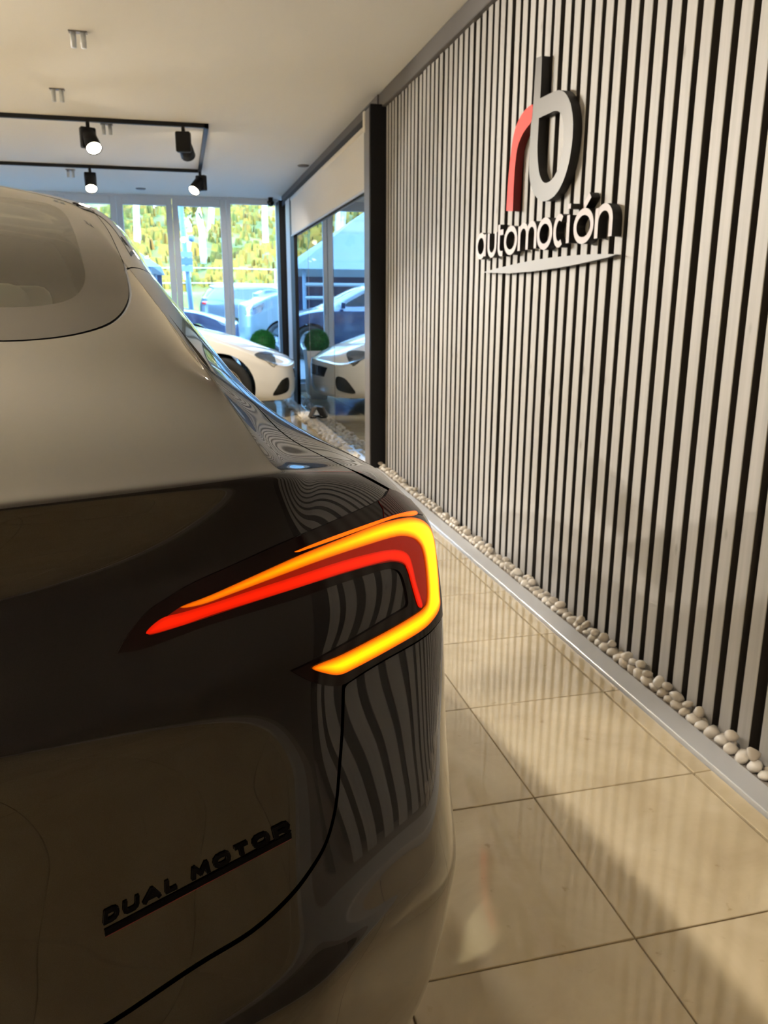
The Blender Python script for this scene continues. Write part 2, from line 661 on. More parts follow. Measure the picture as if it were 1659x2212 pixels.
window_leaf(0.655, 1.345, 0.0, Z_CEIL-0.003, 0.055, 0.07, 0.10)
x = 0.655
for i in range(11):
    window_leaf(x-0.672, x-0.004, 0.0, Z_CEIL-0.003, 0.072, 0.115, 0.12)
    x -= 0.672
struct(box('trim_11', (X_LEFT, Y_WIN-0.015, Z_CEIL-0.028), (1.3, Y_WIN+0.01, Z_CEIL-0.001), MT['white_frame']), 'white head rail of the window front')

# ------------------------------------------------------------------ pebbles
def pebble_mesh(seed):
    r = np.random.default_rng(seed)
    bm = bmesh.new()
    bmesh.ops.create_icosphere(bm, subdivisions=2, radius=1.0)
    ph = r.uniform(0, 6.28, 6)
    ax = r.normal(size=(3, 3))
    for v in bm.verts:
        c = np.array(v.co)
        d = 1+0.10*math.sin(2.1*c@ax[0]+ph[0])+0.07*math.sin(3.1*c@ax[1]+ph[1])
        v.co = Vector(c*d)
    me = bpy.data.meshes.new('pebble')
    bm.to_mesh(me)
    bm.free()
    me.polygons.foreach_set('use_smooth', [True]*len(me.polygons))
    me.materials.append(MT['pebble'])
    return me


PEB = [pebble_mesh(100+i) for i in range(9)]
pebbles = []


def pebble(i, x, y, z, s, grp, lab):
    o = bpy.data.objects.new('pebble', PEB[i % len(PEB)])
    COL.objects.link(o)
    o.location = (x, y, z)
    o.scale = s
    o.rotation_euler = (random.uniform(-0.5, 0.5), random.uniform(-0.5, 0.5), random.uniform(0, 6.28))
    tag(o, lab, 'pebble', grp)
    return o


spots = []
yy = 0.95
while yy < 5.42:
    r = random.uniform(0.0165, 0.0225)
    spots.append((random.uniform(1.337, 1.341), yy, 0.004+r*0.62, r))
    spots.append((random.uniform(1.358, 1.364), yy+r*1.05, 0.004+0.010, random.uniform(0.011, 0.0145)))
    if random.random() < 0.62:
        spots.append((random.uniform(1.334, 1.352), yy+random.uniform(0.0, 0.03), 0.038+random.uniform(0, 0.006), random.uniform(0.014, 0.020)))
    yy += r*2.1
spots.sort(key=lambda s: s[1])
PL = 'smooth white pebble in the gravel strip at the foot of the slatted wall'
for i, (x, y, z, r) in enumerate(spots[:300]):
    pebble(i, x, y, z, (r*random.uniform(0.9, 1.25), r*random.uniform(0.8, 1.1), r*random.uniform(0.62, 0.9)), 'pebbles along the slatted wall', PL)
# the far pebbles, past the limit of single things
vv, ff = [], []
src = [(np.array([v.co[:] for v in me.vertices]), [tuple(p.vertices) for p in me.polygons]) for me in PEB[:3]]
far = spots[300:]
yy = Y_PIL+0.2
while yy < 10.4:
    for j in range(3):
        far.append((random.uniform(1.235+0.0, 1.30), yy+random.uniform(-.02, .02), 0.02+random.uniform(0, 0.02), random.uniform(0.013, 0.022)))
    yy += 0.032
for i, (x, y, z, r) in enumerate(far):
    if y > Y_PIL:
        x = random.uniform(1.16, 1.298)
        z = 0.012
    V, F = src[i % 3]
    b = len(vv)
    a = random.uniform(0, 6.28)
    R_ = np.array([[math.cos(a), -math.sin(a), 0], [math.sin(a), math.cos(a), 0], [0, 0, 1]])
    for p in (V*[r*1.1, r, r*0.75]) @ R_.T:
        vv.append((p[0]+x, p[1]+y, p[2]+z))
    ff += [tuple(b+k for k in f) for f in F]
pf = mesh_obj('pebble_bed', vv, ff, MT['pebble'], None, True)
tag(pf, 'white pebbles lying along the foot of the glass partition', 'pebbles', kind='stuff')

# ------------------------------------------------------------------ roller blind
bl = thing('roller_blind', 'white roller blind half lowered in front of the glass partition', 'blind', (1.285, 7.5, 2.30))
bm = bmesh.new()
add_box(bm, (-0.002, -1.90, -0.385), (0.002, 1.96, 0.0))
bm_obj('fabric', bm, MT['blind'], bl)
bm = bmesh.new()
add_tube(bm, (0, -1.90, -0.39), (0, 1.96, -0.39), 0.010, seg=10)
bm_obj('bottom_bar', bm, MT['white_frame'], bl)
bm = bmesh.new()
add_tube(bm, (0.012, -1.90, 0.0), (0.012, 1.96, 0.0), 0.024, seg=14)
bm_obj('roller', bm, MT['blind'], bl, True)
bm = bmesh.new()
add_box(bm, (-0.035, -1.925, -0.045), (0.022, -1.90, 0.085), 0.008)
bm_obj('end_bracket', bm, MT['fluor'], bl)

# ------------------------------------------------------------------ wall sign
XS = 1.334
sign = thing('wall_sign', 'metal logo sign with red r, grey b and lettering on the slatted wall', 'sign', (XS, 3.0, 1.6))


def zz(p, x0=990, y0=90, s=380/1616):
    q = on_x(x0+p[0]*s, y0+p[1]*s, XS)
    return (q[1], q[2])


def sgn3(p):
    return (0.0, p[0]-3.0, p[1]-1.6)


def sign_piece(name, pts, holes, mf, ms, depth=0.034, label=None, dx=0.0):
    o = solid_obj(name, [tuple(p) for p in pts], [[tuple(p) for p in h] for h in holes], lambda p: (dx, p[0]-3.0, p[1]-1.6), (1, 0, 0), depth, mf, ms, sign)
    if label:
        o['label'] = label
    return o


b_out = [(715, 150), (768, 130), (762, 330), (752, 520)]
b_out += list(map(tuple, smooth_open([(752, 520), (880, 458), (935, 446), (988, 478), (1030, 565), (1050, 680), (1053, 800), (1040, 960), (1005, 1150), (950, 1310), (880, 1420), (800, 1465), (738, 1450), (690, 1390), (662, 1300), (650, 1180), (652, 1000), (668, 760)], 4)[1:]))
b_out += [(690, 560), (702, 350)]
b_in = [(740, 702)]+list(map(tuple, smooth_open([(880, 636), (925, 642), (955, 700), (968, 800), (960, 950), (935, 1110), (890, 1220), (840, 1283), (792, 1295), (757, 1250), (736, 1160), (727, 1000), (734, 800)], 4)))
MT['sign_redside'] = pbr('sign_red_side', (0.16, 0.004, 0.004), 0.5)
sign_piece('letter_b', [zz(p) for p in b_out], [[zz(p) for p in b_in]], MT['sign_grey'], MT['sign_side'], label='brushed grey letter b')
r_out = list(map(tuple, smooth_open([(682, 575), (640, 602), (580, 672), (530, 780), (500, 900), (480, 1050), (460, 1250), (440, 1555)], 4)))
r_out += list(map(tuple, smooth_open([(500, 1555), (510, 1300), (525, 1100), (546, 960), (590, 850), (630, 790), (665, 742), (682, 690)], 4)))
sign_piece('letter_r', [zz(p) for p in r_out], [], MT['sign_red'], MT['sign_redside'], label='red letter r')
sw = list(map(tuple, smooth_open([(198, 2121), (420, 2062), (700, 2003), (1000, 1966), (1300, 1950), (1428, 1955)], 5)))
sw += list(map(tuple, smooth_open([(1350, 1982), (1000, 2058), (700, 2105), (450, 2128)], 5)))
sign_piece('swoosh', [zz(p) for p in sw], [], MT['sign_silver'], MT['sign_side'], depth=0.02, label='thin tapering silver bar under the lettering', dx=0.008)

# lettering: strokes in unit cells, placed between baseline and x-height on the wall
BL, TL, BR, TR = zz((165, 2018)), zz((165, 1765)), zz((1415, 1800)), zz((1415, 1470))


def stroke_outline(path, w, closed=False):
    P = np.array(path, float)
    n = len(P)
    L, Rr = [], []
    for i in range(n):
        a = P[i-1] if (i > 0 or closed) else P[i]
        b = P[(i+1) % n] if (i < n-1 or closed) else P[i]
        t = (b-a)/max(np.linalg.norm(b-a), 1e-9)
        nn = np.array([-t[1], t[0]])
        L.append(P[i]+nn*w/2)
        Rr.append(P[i]-nn*w/2)
    return L, Rr


def arc(cx_, cy_, rx, ry, a0, a1, n=18):
    return [(cx_+rx*math.cos(math.radians(a0+(a1-a0)*k/n)), cy_+ry*math.sin(math.radians(a0+(a1-a0)*k/n))) for k in range(n+1)]


# cells measured along the word (in Y, metres) from the picture
def cellY(x):
    t = (x-165)/(1415-165)
    yb = 2018+(1800-2018)*t
    yt = 1765+(1470-1765)*t
    return zz((x, (yb+yt)/2))[0]


ZB = (BL[1]+BR[1])/2
ZT = (TL[1]+TR[1])/2
XH = ZT-ZB
SWD = XH*0.19


def letter(name, x0, x1, strokes, cell_w=1.0, mat='sign_white'):
    """strokes: list of (path, closed) in a cell 0..1 x 0..1 (y up)"""
    ya, yb = cellY(x0), cellY(x1)
    wid = ya-yb
    hw = SWD/2
    vv_, fr_, mats = [], [], []
    me = bpy.data.meshes.new(name)
    allv, allf, allm = [], [], []
    for si, (path, closed) in enumerate(strokes):
        pts = [(hw+p[0]*(wid-SWD), hw+p[1]*(XH-SWD)) for p in path]
        L, Rr = stroke_outline(pts, SWD, closed)
        conv = lambda q: (ya-q[0], ZB+q[1])
        if closed:
            outl, holes = [conv(q) for q in Rr], [[conv(q) for q in L]]
            a_, b_ = outl, holes[0]
            if abs(sum(p[0]*q[1]-p[1]*q[0] for p, q in zip(a_, a_[1:]+a_[:1]))) < abs(sum(p[0]*q[1]-p[1]*q[0] for p, q in zip(b_, b_[1:]+b_[:1]))):
                outl, holes = holes[0], [outl]
        else:
            outl, holes = [conv(q) for q in L]+[conv(q) for q in Rr[::-1]], []
        e = 0.0006*si
        v_, f_, bk_, sd_ = extrude_poly(outl, holes, lambda p: (e, p[0]-3.0, p[1]-1.6), (1, 0, 0), 0.034-e)
        b = len(allv)
        allv += v_
        for F, mi in ((f_, 0), (bk_, 1), (sd_, 1)):
            for f in F:
                allf.append(tuple(b+k_ for k_ in f))
                allm.append(mi)
    me.from_pydata([tuple(map(float, p)) for p in allv], [], allf)
    me.materials.append(MT[mat])
    me.materials.append(MT['sign_side'])
    me.polygons.foreach_set('material_index', allm)
    bm_ = bmesh.new()
    bm_.from_mesh(me)
    bmesh.ops.recalc_face_normals(bm_, faces=bm_.faces)
    bm_.to_mesh(me)
    bm_.free()
    return link(bpy.data.objects.new(name, me), sign)


O_ = [(arc(0.5, 0.5, 0.5, 0.5, 0, 360, 32)[:-1], True)]
letter('letter_a', 163, 252, O_+[([(1, 0), (1, 1)], False)])
letter('letter_u', 268, 350, [([(0, 1), (0, 0.42)]+arc(0.5, 0.42, 0.5, 0.42, 180, 270, 8)+arc(0.5, 0.42, 0.5, 0.42, 270, 360, 8)[1:]+[(1, 1)], False)])
letter('letter_t', 360, 418, [([(0.05, 1.28), (0.05, 0.3)]+arc(0.6, 0.3, 0.55, 0.3, 180, 270, 8)+[(1, 0)], False), ([(0.0, 0.93), (1, 0.93)], False)])
letter('letter_o', 420, 540, O_)
letter('letter_m', 548, 716, [([(0, 0), (0, 1)], False), ([(0, 0.55)]+arc(0.25, 0.62, 0.25, 0.38, 180, 0, 14)+[(0.5, 0)], False), ([(0.5, 0.55)]+arc(0.75, 0.62, 0.25, 0.38, 180, 0, 14)+[(1, 0)], False)])
letter('letter_o', 722, 862, O_)
letter('letter_c', 872, 972, [(arc(0.55, 0.5, 0.55, 0.5, 55, 305, 24), False)])
letter('letter_i', 988, 1034, [([(0.3, 0), (0.3, 1)], False), ([(0.3, 1.22), (0.3, 1.40)], False)])
letter('letter_o', 1058, 1242, O_+[([(0.48, 1.18), (0.80, 1.52)], False)])
letter('letter_n', 1254, 1416, [([(0, 0), (0, 1)], False), ([(0, 0.5)]+arc(0.5, 0.55, 0.5, 0.45, 180, 0, 16)+[(1, 0)], False)])

# ================================================================== CAR BODIES
# A body is a net of "rings" (rows: from the sill up over the shoulder to the roof) by stations
# (columns: rear centre -> right rear corner -> right side -> front centre), as a smooth B-spline.
def bspline_mat(n, t):
    """weights (len(t) x n+2) of a uniform cubic B-spline on n points extended by one at each end"""
    t = np.asarray(t, float)
    i = np.clip(np.floor(t).astype(int), 0, n-2)
    f = t-i
    Wm = np.zeros((len(t), n+2))
    b = np.array([(1-f)**3, 3*f**3-6*f**2+4, -3*f**3+3*f**2+3*f+1, f**3])/6
    for k in range(4):
        Wm[np.arange(len(t)), i+k] += b[k]
    return Wm


MIR = np.array([-1.0, 1.0, 1.0])


def extend(P):
    R_, C_, _ = P.shape
    E = np.zeros((R_+2, C_+2, 3))
    E[1:-1, 1:-1] = P
    E[0, 1:-1] = 2*P[0]-P[1]
    E[-1, 1:-1] = P[-2]*MIR               # across the spine of the roof
    E[:, 0] = E[:, 2]*MIR                 # across the centre plane
    E[:, -1] = E[:, -3]*MIR
    return E


def surf(P, tr, tc):
    return np.einsum('ai,ijk,bj->abk', bspline_mat(P.shape[0], tr), extend(P), bspline_mat(P.shape[1], tc))


def fit(T, it=4):
    P = T.copy()
    R_, C_, _ = T.shape
    for _ in range(it):
        P += (T-surf(P, np.arange(R_), np.arange(C_)))*0.8
    return P


# control rings of the grey saloon, metres: u right, v forward from the tail, z up
base = np.array([(0, .02), (.36, .040), (.585, .076), (.665, .104), (.765, .160), (.849, .25), (.905, .50), (.925, 1.0), (.918, 1.7), (.918, 2.5), (.922, 3.2), (.92, 3.85), (.80, 4.42), (.5, 4.64), (0, 4.71)])
nb = np.array([(0, -1), (.08, -1), (.28, -.96), (.40, -.917), (.66, -.75), (.89, -.46), (.985, -.17), (1, 0), (1, 0), (1, 0), (1, 0), (.98, .2), (.72, .69), (.2, .98), (0, 1)])
# per row: (z rear, z c3, z c4, z c5, z side), (d rear, d c3, d c4, d c5, d side)
low = [
    ((.20, .20, .20, .20, .20), (-.10, -.10, -.10, -.10, -.09)),
    ((.27, .27, .27, .27, .26), (-.05, -.055, -.065, -.062, -.035)),
    ((.39, .39, .39, .39, .36), (.005, -.002, -.009, -.007, -.006)),
    ((.505, .505, .50, .50, .46), (.036, .024, .013, .012, .002)),
    ((.598, .596, .575, .548, .53), (.046, .035, .021, .019, .006)),
    ((.630, .628, .618, .605, .58), (.040, .031, .017, .0135, .005)),
    ((.672, .672, .672, .67, .65), (.030, .0235, .0115, .0070, .003)),
    ((.725, .725, .722, .72, .71), (.0225, .0165, .0068, .0033, .001)),
    ((.79, .79, .785, .78, .77), (.0185, .0125, .0030, .0008, .000)),
    ((.862, .862, .85, .838, .82), (.0195, .0115, .0000, -.0022, -.003)),
    ((.905, .905, .90, .895, .87), (.011, .005, -.004, -.010, -.010)),
    ((.968, .965, .950, .935, .910), (-.008, -.010, -.018, -.022, -.022)),
]
rows = []
for zs, ds in low:
    row = []
    for c in range(15):
        k = 0 if c <= 2 else (c-2 if c <= 5 else 4)
        z, d = zs[k], ds[k]
        if c == 2:
            z, d = (zs[0]*2+zs[1])/3, (ds[0]*2+ds[1])/3
        if c >= 12:
            z = .2+(z-.2)*.66
            d = d*0.4
        elif c == 11:
            z = .2+(z-.2)*.93
        row.append((base[c][0]+nb[c][0]*d if c not in (0, 14) else 0.0, base[c][1]+nb[c][1]*d, z))
    rows.append(row)
rows += [
 [(0,0.018,1.026),(0.36,0.036,1.026),(0.605,0.086,1.021),(0.677,0.137,1.009),(0.747,0.193,0.992),(0.806,0.297,0.965),(0.862,0.588,0.919),(0.89,1.05,0.9),(0.892,1.7,0.915),(0.892,2.5,0.9),(0.885,3.2,0.88),(0.865,3.85,0.83),(0.74,4.4,0.71),(0.47,4.6,0.7),(0,4.67,0.7)],
 [(0,0.045,1.036),(0.36,0.062,1.0355),(0.6,0.098,1.032),(0.664,0.154,1.019),(0.735,0.227,1.002),(0.793,0.321,0.979),(0.844,0.576,0.94),(0.876,1.05,0.915),(0.872,1.7,0.935),(0.872,2.5,0.92),(0.866,3.2,0.9),(0.83,3.85,0.86),(0.7,4.34,0.745),(0.45,4.54,0.735),(0,4.6,0.735)],
 [(0,0.19,1.058),(0.36,0.2,1.055),(0.6,0.185,1.047),(0.648,0.205,1.038),(0.711,0.276,1.013),(0.76,0.347,0.998),(0.811,0.603,0.962),(0.855,1.07,0.93),(0.85,1.7,0.955),(0.85,2.5,0.94),(0.845,3.2,0.92),(0.78,3.8,0.885),(0.62,4.15,0.8),(0.4,4.3,0.79),(0,4.35,0.79)],
 [(0,0.365,1.08),(0.36,0.37,1.076),(0.597,0.3,1.068),(0.636,0.278,1.063),(0.686,0.32,1.039),(0.724,0.394,1.02),(0.783,0.67,0.983),(0.835,1.12,0.952),(0.828,1.7,0.98),(0.83,2.5,0.965),(0.82,3.2,0.945),(0.7,3.6,0.93),(0.55,3.8,0.9),(0.35,3.88,0.89),(0,3.92,0.89)],
 [(0,0.56,1.112),(0.352,0.55,1.108),(0.586,0.43,1.101),(0.62,0.347,1.097),(0.66,0.392,1.075),(0.697,0.489,1.051),(0.749,0.759,1.012),(0.8,1.18,0.99),(0.8,1.72,1.02),(0.8,2.5,1),(0.79,3.05,0.985),(0.68,3.28,0.98),(0.5,3.4,0.975),(0.3,3.46,0.975),(0,3.5,0.975)],
 [(0,0.8,1.176),(0.34,0.78,1.168),(0.57,0.61,1.158),(0.606,0.519,1.146),(0.641,0.555,1.129),(0.676,0.661,1.111),(0.721,0.898,1.067),(0.768,1.26,1.05),(0.76,1.75,1.1),(0.755,2.4,1.1),(0.74,2.85,1.1),(0.64,3,1.11),(0.48,3.1,1.11),(0.28,3.15,1.11),(0,3.18,1.11)],
 [(0,1.1,1.282),(0.33,1.05,1.266),(0.54,0.86,1.242),(0.582,0.797,1.228),(0.613,0.812,1.215),(0.637,0.882,1.202),(0.674,1.049,1.177),(0.705,1.36,1.165),(0.715,1.8,1.2),(0.705,2.3,1.215),(0.685,2.6,1.22),(0.6,2.72,1.235),(0.46,2.8,1.245),(0.27,2.84,1.25),(0,2.86,1.255)],
 [(0,1.6,1.405),(0.3,1.55,1.396),(0.48,1.45,1.366),(0.545,1.42,1.353),(0.582,1.4,1.342),(0.602,1.42,1.335),(0.626,1.48,1.327),(0.64,1.62,1.325),(0.64,1.9,1.33),(0.635,2.2,1.335),(0.61,2.38,1.335),(0.54,2.46,1.345),(0.42,2.5,1.36),(0.25,2.52,1.37),(0,2.53,1.375)],
 [(0,1.85,1.436),(.19,1.83,1.431),(.31,1.79,1.415),(.36,1.77,1.406),(.39,1.76,1.400),(.41,1.77,1.397),(.425,1.80,1.396),(.435,1.88,1.398),(.44,2.0,1.405),(.43,2.12,1.405),(.41,2.2,1.40),(.36,2.25,1.40),(.28,2.27,1.405),(.16,2.29,1.41),(0,2.3,1.41)],
 [(0,1.95,1.438)]*5+[(0,1.97,1.438),(0,1.99,1.438),(0,2.02,1.438),(0,2.06,1.437),(0,2.10,1.436),(0,2.14,1.434),(0,2.16,1.432)]+[(0,2.17,1.431)]*3,
]
T_CAR = np.array(rows, float)
T_CAR[14, 4, 2] = 1.0185
T_CAR[13, 4, 2] = 1.0025
T_CAR[12:14, 0:2, 2] -= 0.004
T_CAR[12:14, 2, 2] -= 0.003
T_CAR[14, 0:3, 2] -= 0.0015
NR, NC = T_CAR.shape[:2]


class Shell:
    """sampled half body with (row, column) parameters per vertex"""
    def __init__(self, T, tr, tc):
        self.P = fit(T)
        self.tr, self.tc = np.array(tr), np.array(tc)
        S = surf(self.P, self.tr, self.tc)
        S[..., 0] = np.maximum(S[..., 0], 0.0)
        a, b = len(tr), len(tc)
        self.v = S.reshape(-1, 3)
        R_, C_ = np.meshgrid(self.tr, self.tc, indexing='ij')
        self.rc = np.stack([R_.ravel(), C_.ravel()], 1)
        I = np.arange(a*b).reshape(a, b)
        q = np.stack([I[:-1, :-1], I[:-1, 1:], I[1:, 1:], I[1:, :-1]], -1).reshape(-1, 4)
        self.tri = np.vstack([q[:, [0, 1, 2]], q[:, [0, 2, 3]]])
        e = 0.02
        du = surf(self.P, self.tr, np.clip(self.tc+e, 0, NC-1))-surf(self.P, self.tr, np.clip(self.tc-e, 0, NC-1))
        dv = surf(self.P, np.clip(self.tr+e, 0, NR-1.0), self.tc)-surf(self.P, np.clip(self.tr-e, 0, NR-1.0), self.tc)
        n = np.cross(du, dv).reshape(-1, 3)
        L = np.linalg.norm(n, axis=1, keepdims=True)
        n = np.where(L > 1e-12, n/np.maximum(L, 1e-12), [0, 0, 1])
        self.n = n
        # unrolled metric coordinates of the parameter plane
        fr = np.linspace(0, NR-1, 420)
        fc = np.linspace(0, NC-1, 420)
        pr = surf(self.P, fr, [2.0, 3.0, 4.0, 5.0])
        lr = np.linalg.norm(np.diff(pr, axis=0), axis=2).mean(1)
        pc = surf(self.P, [7.0, 9.0, 11.0], fc)
        lc = np.linalg.norm(np.diff(pc, axis=1), axis=2).mean(0)
        self.kr = (fr, np.concatenate([[0], np.cumsum(lr)]))
        self.kc = (fc, np.concatenate([[0], np.cumsum(lc)]))
        self.m = self.metric(self.rc)
        self.bvh = None

    def metric(self, rc):
        rc = np.asarray(rc, float)
        r = np.interp(rc[:, 0], *self.kr)+np.minimum(rc[:, 0], 0)*0.1+np.maximum(rc[:, 0]-NR+1, 0)*0.1
        c = np.interp(rc[:, 1], *self.kc)+np.minimum(rc[:, 1], 0)*0.1+np.maximum(rc[:, 1]-NC+1, 0)*0.1
        return np.stack([c, r], 1)

    def cast(self, org, d):
        if self.bvh is None:
            self.bvh = BVHTree.FromPolygons([tuple(p) for p in self.v], [tuple(map(int, t)) for t in self.tri])
        hit, n, i, dist = self.bvh.ray_cast(Vector(org), Vector(d).normalized())
        if hit is None:
            return None
        t = self.tri[i]
        A, B, C = self.v[t]
        p = np.array(hit)
        M = np.array([B-A, C-A]).T
        w, *_ = np.linalg.lstsq(M, p-A, rcond=None)
        return self.rc[t[0]]*(1-w[0]-w[1])+self.rc[t[1]]*w[0]+self.rc[t[2]]*w[1]


def poly_sd(pts, poly):
    """signed distance to a closed polygon, positive inside"""
    poly = np.asarray(poly, float)
    A, B = poly, np.roll(poly, -1, 0)
    d2 = np.full(len(pts), 1e9)
    ins = np.zeros(len(pts), bool)
    x, y = pts[:, 0], pts[:, 1]
    for a, b in zip(A, B):
        e = b-a
        L = e@e
        if L < 1e-16:
            continue
        t = np.clip(((x-a[0])*e[0]+(y-a[1])*e[1])/L, 0, 1)
        d2 = np.minimum(d2, (x-a[0]-t*e[0])**2+(y-a[1]-t*e[1])**2)
        c = ((a[1] > y) != (b[1] > y))
        with np.errstate(divide='ignore', invalid='ignore'):
            xi = a[0]+(y-a[1])*(b[0]-a[0])/(b[1]-a[1])
        ins ^= c & (x < xi)
    d = np.sqrt(d2)
    return np.where(ins, d, -d)


class Part:
    def __init__(self, v, n, tri, att):
        self.v, self.n, self.tri, self.att = v, n, tri, att

    def clip(self, g):
        """keep g >= 0"""
        t = self.tri
        s = g[t] >= 0
        k = s.sum(1)
        keep = [t[k == 3]]
        mixed = t[(k > 0) & (k < 3)]
        nv, new = [], {}
        base_n = len(self.v)

        def cut(a, b):
            key = (a, b) if a < b else (b, a)
            if key not in new:
                a_, b_ = key
                w = g[a_]/(g[a_]-g[b_])
                new[key] = base_n+len(nv)
                nv.append((a_, b_, w))
            return new[key]
        extra = []
        for tri in mixed:
            pts = []
            for i in range(3):
                a, b = int(tri[i]), int(tri[(i+1) % 3])
                if g[a] >= 0:
                    pts.append(a)
                if (g[a] >= 0) != (g[b] >= 0):
                    pts.append(cut(a, b))
            for i in range(1, len(pts)-1):
                extra.append((pts[0], pts[i], pts[i+1]))
        if extra:
            keep.append(np.array(extra))
        tri = np.vstack(keep) if keep else np.zeros((0, 3), int)
        if nv:
            ia, ib, w = np.array([x[0] for x in nv]), np.array([x[1] for x in nv]), np.array([x[2] for x in nv])[:, None]
            V = np.vstack([self.v, self.v[ia]*(1-w)+self.v[ib]*w])
            N = np.vstack([self.n, self.n[ia]*(1-w)+self.n[ib]*w])
            Aa = np.vstack([self.att, self.att[ia]*(1-w)+self.att[ib]*w])
        else:
            V, N, Aa = self.v, self.n, self.att
        used = np.unique(tri)
        mp = np.full(len(V), -1)
        mp[used] = np.arange(len(used))
        return Part(V[used], N[used], mp[tri], Aa[used])

    def boundary(self):
        e = np.sort(np.vstack([self.tri[:, [0, 1]], self.tri[:, [1, 2]], self.tri[:, [2, 0]]]), 1)
        d = np.vstack([self.tri[:, [0, 1]], self.tri[:, [1, 2]], self.tri[:, [2, 0]]])
        key = e[:, 0]*(len(self.v)+1)+e[:, 1]
        u, idx, cnt = np.unique(key, return_index=True, return_counts=True)
        return d[idx[cnt == 1]]

    def build(self, name, mat, parent, off=0.0, flange=0.0, mirror=False, attr=None, skip_axis=True):
        V = self.v+self.n*off
        F = self.tri
        if flange:
            be = self.boundary()
            if skip_axis:
                be = be[~((np.abs(self.v[be[:, 0], 0]) < 1e-4) & (np.abs(self.v[be[:, 1], 0]) < 1e-4))]
            ids = np.unique(be)
            mp = np.full(len(V), -1)
            mp[ids] = np.arange(len(ids))+len(V)
            lowv = V[ids]-self.n[ids]*flange
            dup = len(V)+len(ids)
            mp2 = np.full(len(V), -1)
            mp2[ids] = np.arange(len(ids))+dup
            a, b = be[:, 0], be[:, 1]
            V = np.vstack([V, lowv, V[ids]])
            F2 = np.vstack([np.stack([mp2[b], mp2[a], mp[a]], 1), np.stack([mp2[b], mp[a], mp[b]], 1)])
            F = np.vstack([F, F2])
        if mirror:
            V = V*MIR
            F = F[:, ::-1]
        me = bpy.data.meshes.new(name)
        me.vertices.add(len(V))
        me.vertices.foreach_set('co', np.ascontiguousarray(V, dtype=np.float32).ravel())
        me.loops.add(len(F)*3)
        me.loops.foreach_set('vertex_index', np.ascontiguousarray(F, dtype=np.int32).ravel())
        me.polygons.add(len(F))
        me.polygons.foreach_set('loop_start', np.arange(0, len(F)*3, 3, dtype=np.int32))
        me.polygons.foreach_set('loop_total', np.full(len(F), 3, dtype=np.int32))
        me.polygons.foreach_set('use_smooth', np.ones(len(F), dtype=bool))
        me.update(calc_edges=True)
        me.validate()
        if attr is not None:
            at = me.attributes.new('core', 'FLOAT', 'POINT')
            vals = np.zeros(len(V), dtype=np.float32)
            vals[:len(attr)] = attr
            at.data.foreach_set('value', vals)
        me.materials.append(mat)
        return link(bpy.data.objects.new(name, me), parent)


# ------------------------------------------------------------------ the grey saloon
CA = math.radians(8.0)
CO = np.array([-0.557, 0.367])
CU, CV = np.array([math.cos(CA), math.sin(CA)]), np.array([-math.sin(CA), math.cos(CA)])


def to_car(p):
    d = np.array(p[:2])-CO
    return np.array([d@CU, d@CV, p[2]])


def dir_car(d):
    return np.array([d[:2]@CU, d[:2]@CV, d[2]])


CAMC = to_car(CAM)
tr = np.concatenate([np.linspace(0, 2, 14)[:-1], np.linspace(2, 16, 300)[:-1], np.linspace(16, 20, 60)[:-1], np.linspace(20, 21, 8)])
tc = np.concatenate([np.linspace(0, 1.6, 24)[:-1], np.linspace(1.6, 6, 270)[:-1], np.linspace(6, 8, 40)[:-1], np.linspace(8, 14, 60)])
SH = Shell(T_CAR, tr, tc)
FULL = Part(SH.v, SH.n, SH.tri, SH.m)


def rc_px(x, y):
    """photo pixel -> (row, column) on the car body"""
    h = SH.cast(CAMC, dir_car(ray(x, y)))
    return h


def rc_path(px, n=5):
    """smooth pixel polyline -> list of (row, column), dropping misses"""
    out = []
    for p in smooth_open(px, n):
        h = rc_px(*p)
        if h is not None:
            out.append(h)
    return out


def mpoly(rc):
    return SH.metric(np.array(rc))


car = thing('car', 'dark grey metallic saloon car seen from its right rear corner, tail lamp lit', 'car', (CO[0], CO[1], 0), CA)

# --- outlines read from the photograph
glass_px = [(2, 737), (60, 735), (130, 728), (190, 716), (235, 700), (262, 680), (277, 655), (281, 632), (277, 605), (268, 572), (252, 535), (235, 500), (215, 472), (197, 452)]
seam_px = [(270, 583), (287, 578), (312, 584), (345, 606), (378, 641), (403, 688), (430, 730), (478, 795), (520, 842), (560, 884), (600, 926), (640, 956), (690, 982), (740, 1006), (790, 1030), (834, 1054)]
lampbot_px = [(950, 1338), (930, 1362), (905, 1381), (878, 1397), (831, 1423), (784, 1451), (744, 1477)]
shut_px = [(742, 1482), (739, 1581), (733, 1660), (726, 1737), (709, 1808), (681, 1864), (627, 1936), (542, 2013), (422, 2087), (289, 2177), (245, 2208)]
gp = rc_path(glass_px)
sp = rc_path(seam_px)
lb = rc_path(lampbot_px)
sl = rc_path(shut_px)
c_out = max(p[1] for p in lb)+0.10
top_r, bot_r = sp[-1][0], lb[0][0]
lamp_side = [(sp[-1][0]-0.10, sp[-1][1]+0.16), (top_r-0.35, c_out-0.05), (top_r-0.8, c_out), (bot_r+0.3, c_out+0.02), (bot_r, c_out-0.02)]
gi = int(np.argmin([np.hypot(p[0]-sp[0][0], p[1]-sp[0][1]) for p in gp]))
glass_rc = [(gp[0][0], -0.5), (gp[0][0], 0)]+gp+[(19.25, gp[-1][1]+0.1), (19.3, 6), (19.3, 10.4), (16.2, 10.9), (16.0, 14.5), (22, 14.5), (22, -0.5)]
lid_rc = [(gp[0][0], -0.5)]+gp[:gi]+sp+lamp_side+lb+sl+[(sl[-1][0], 0.0), (sl[-1][0], -0.5)]
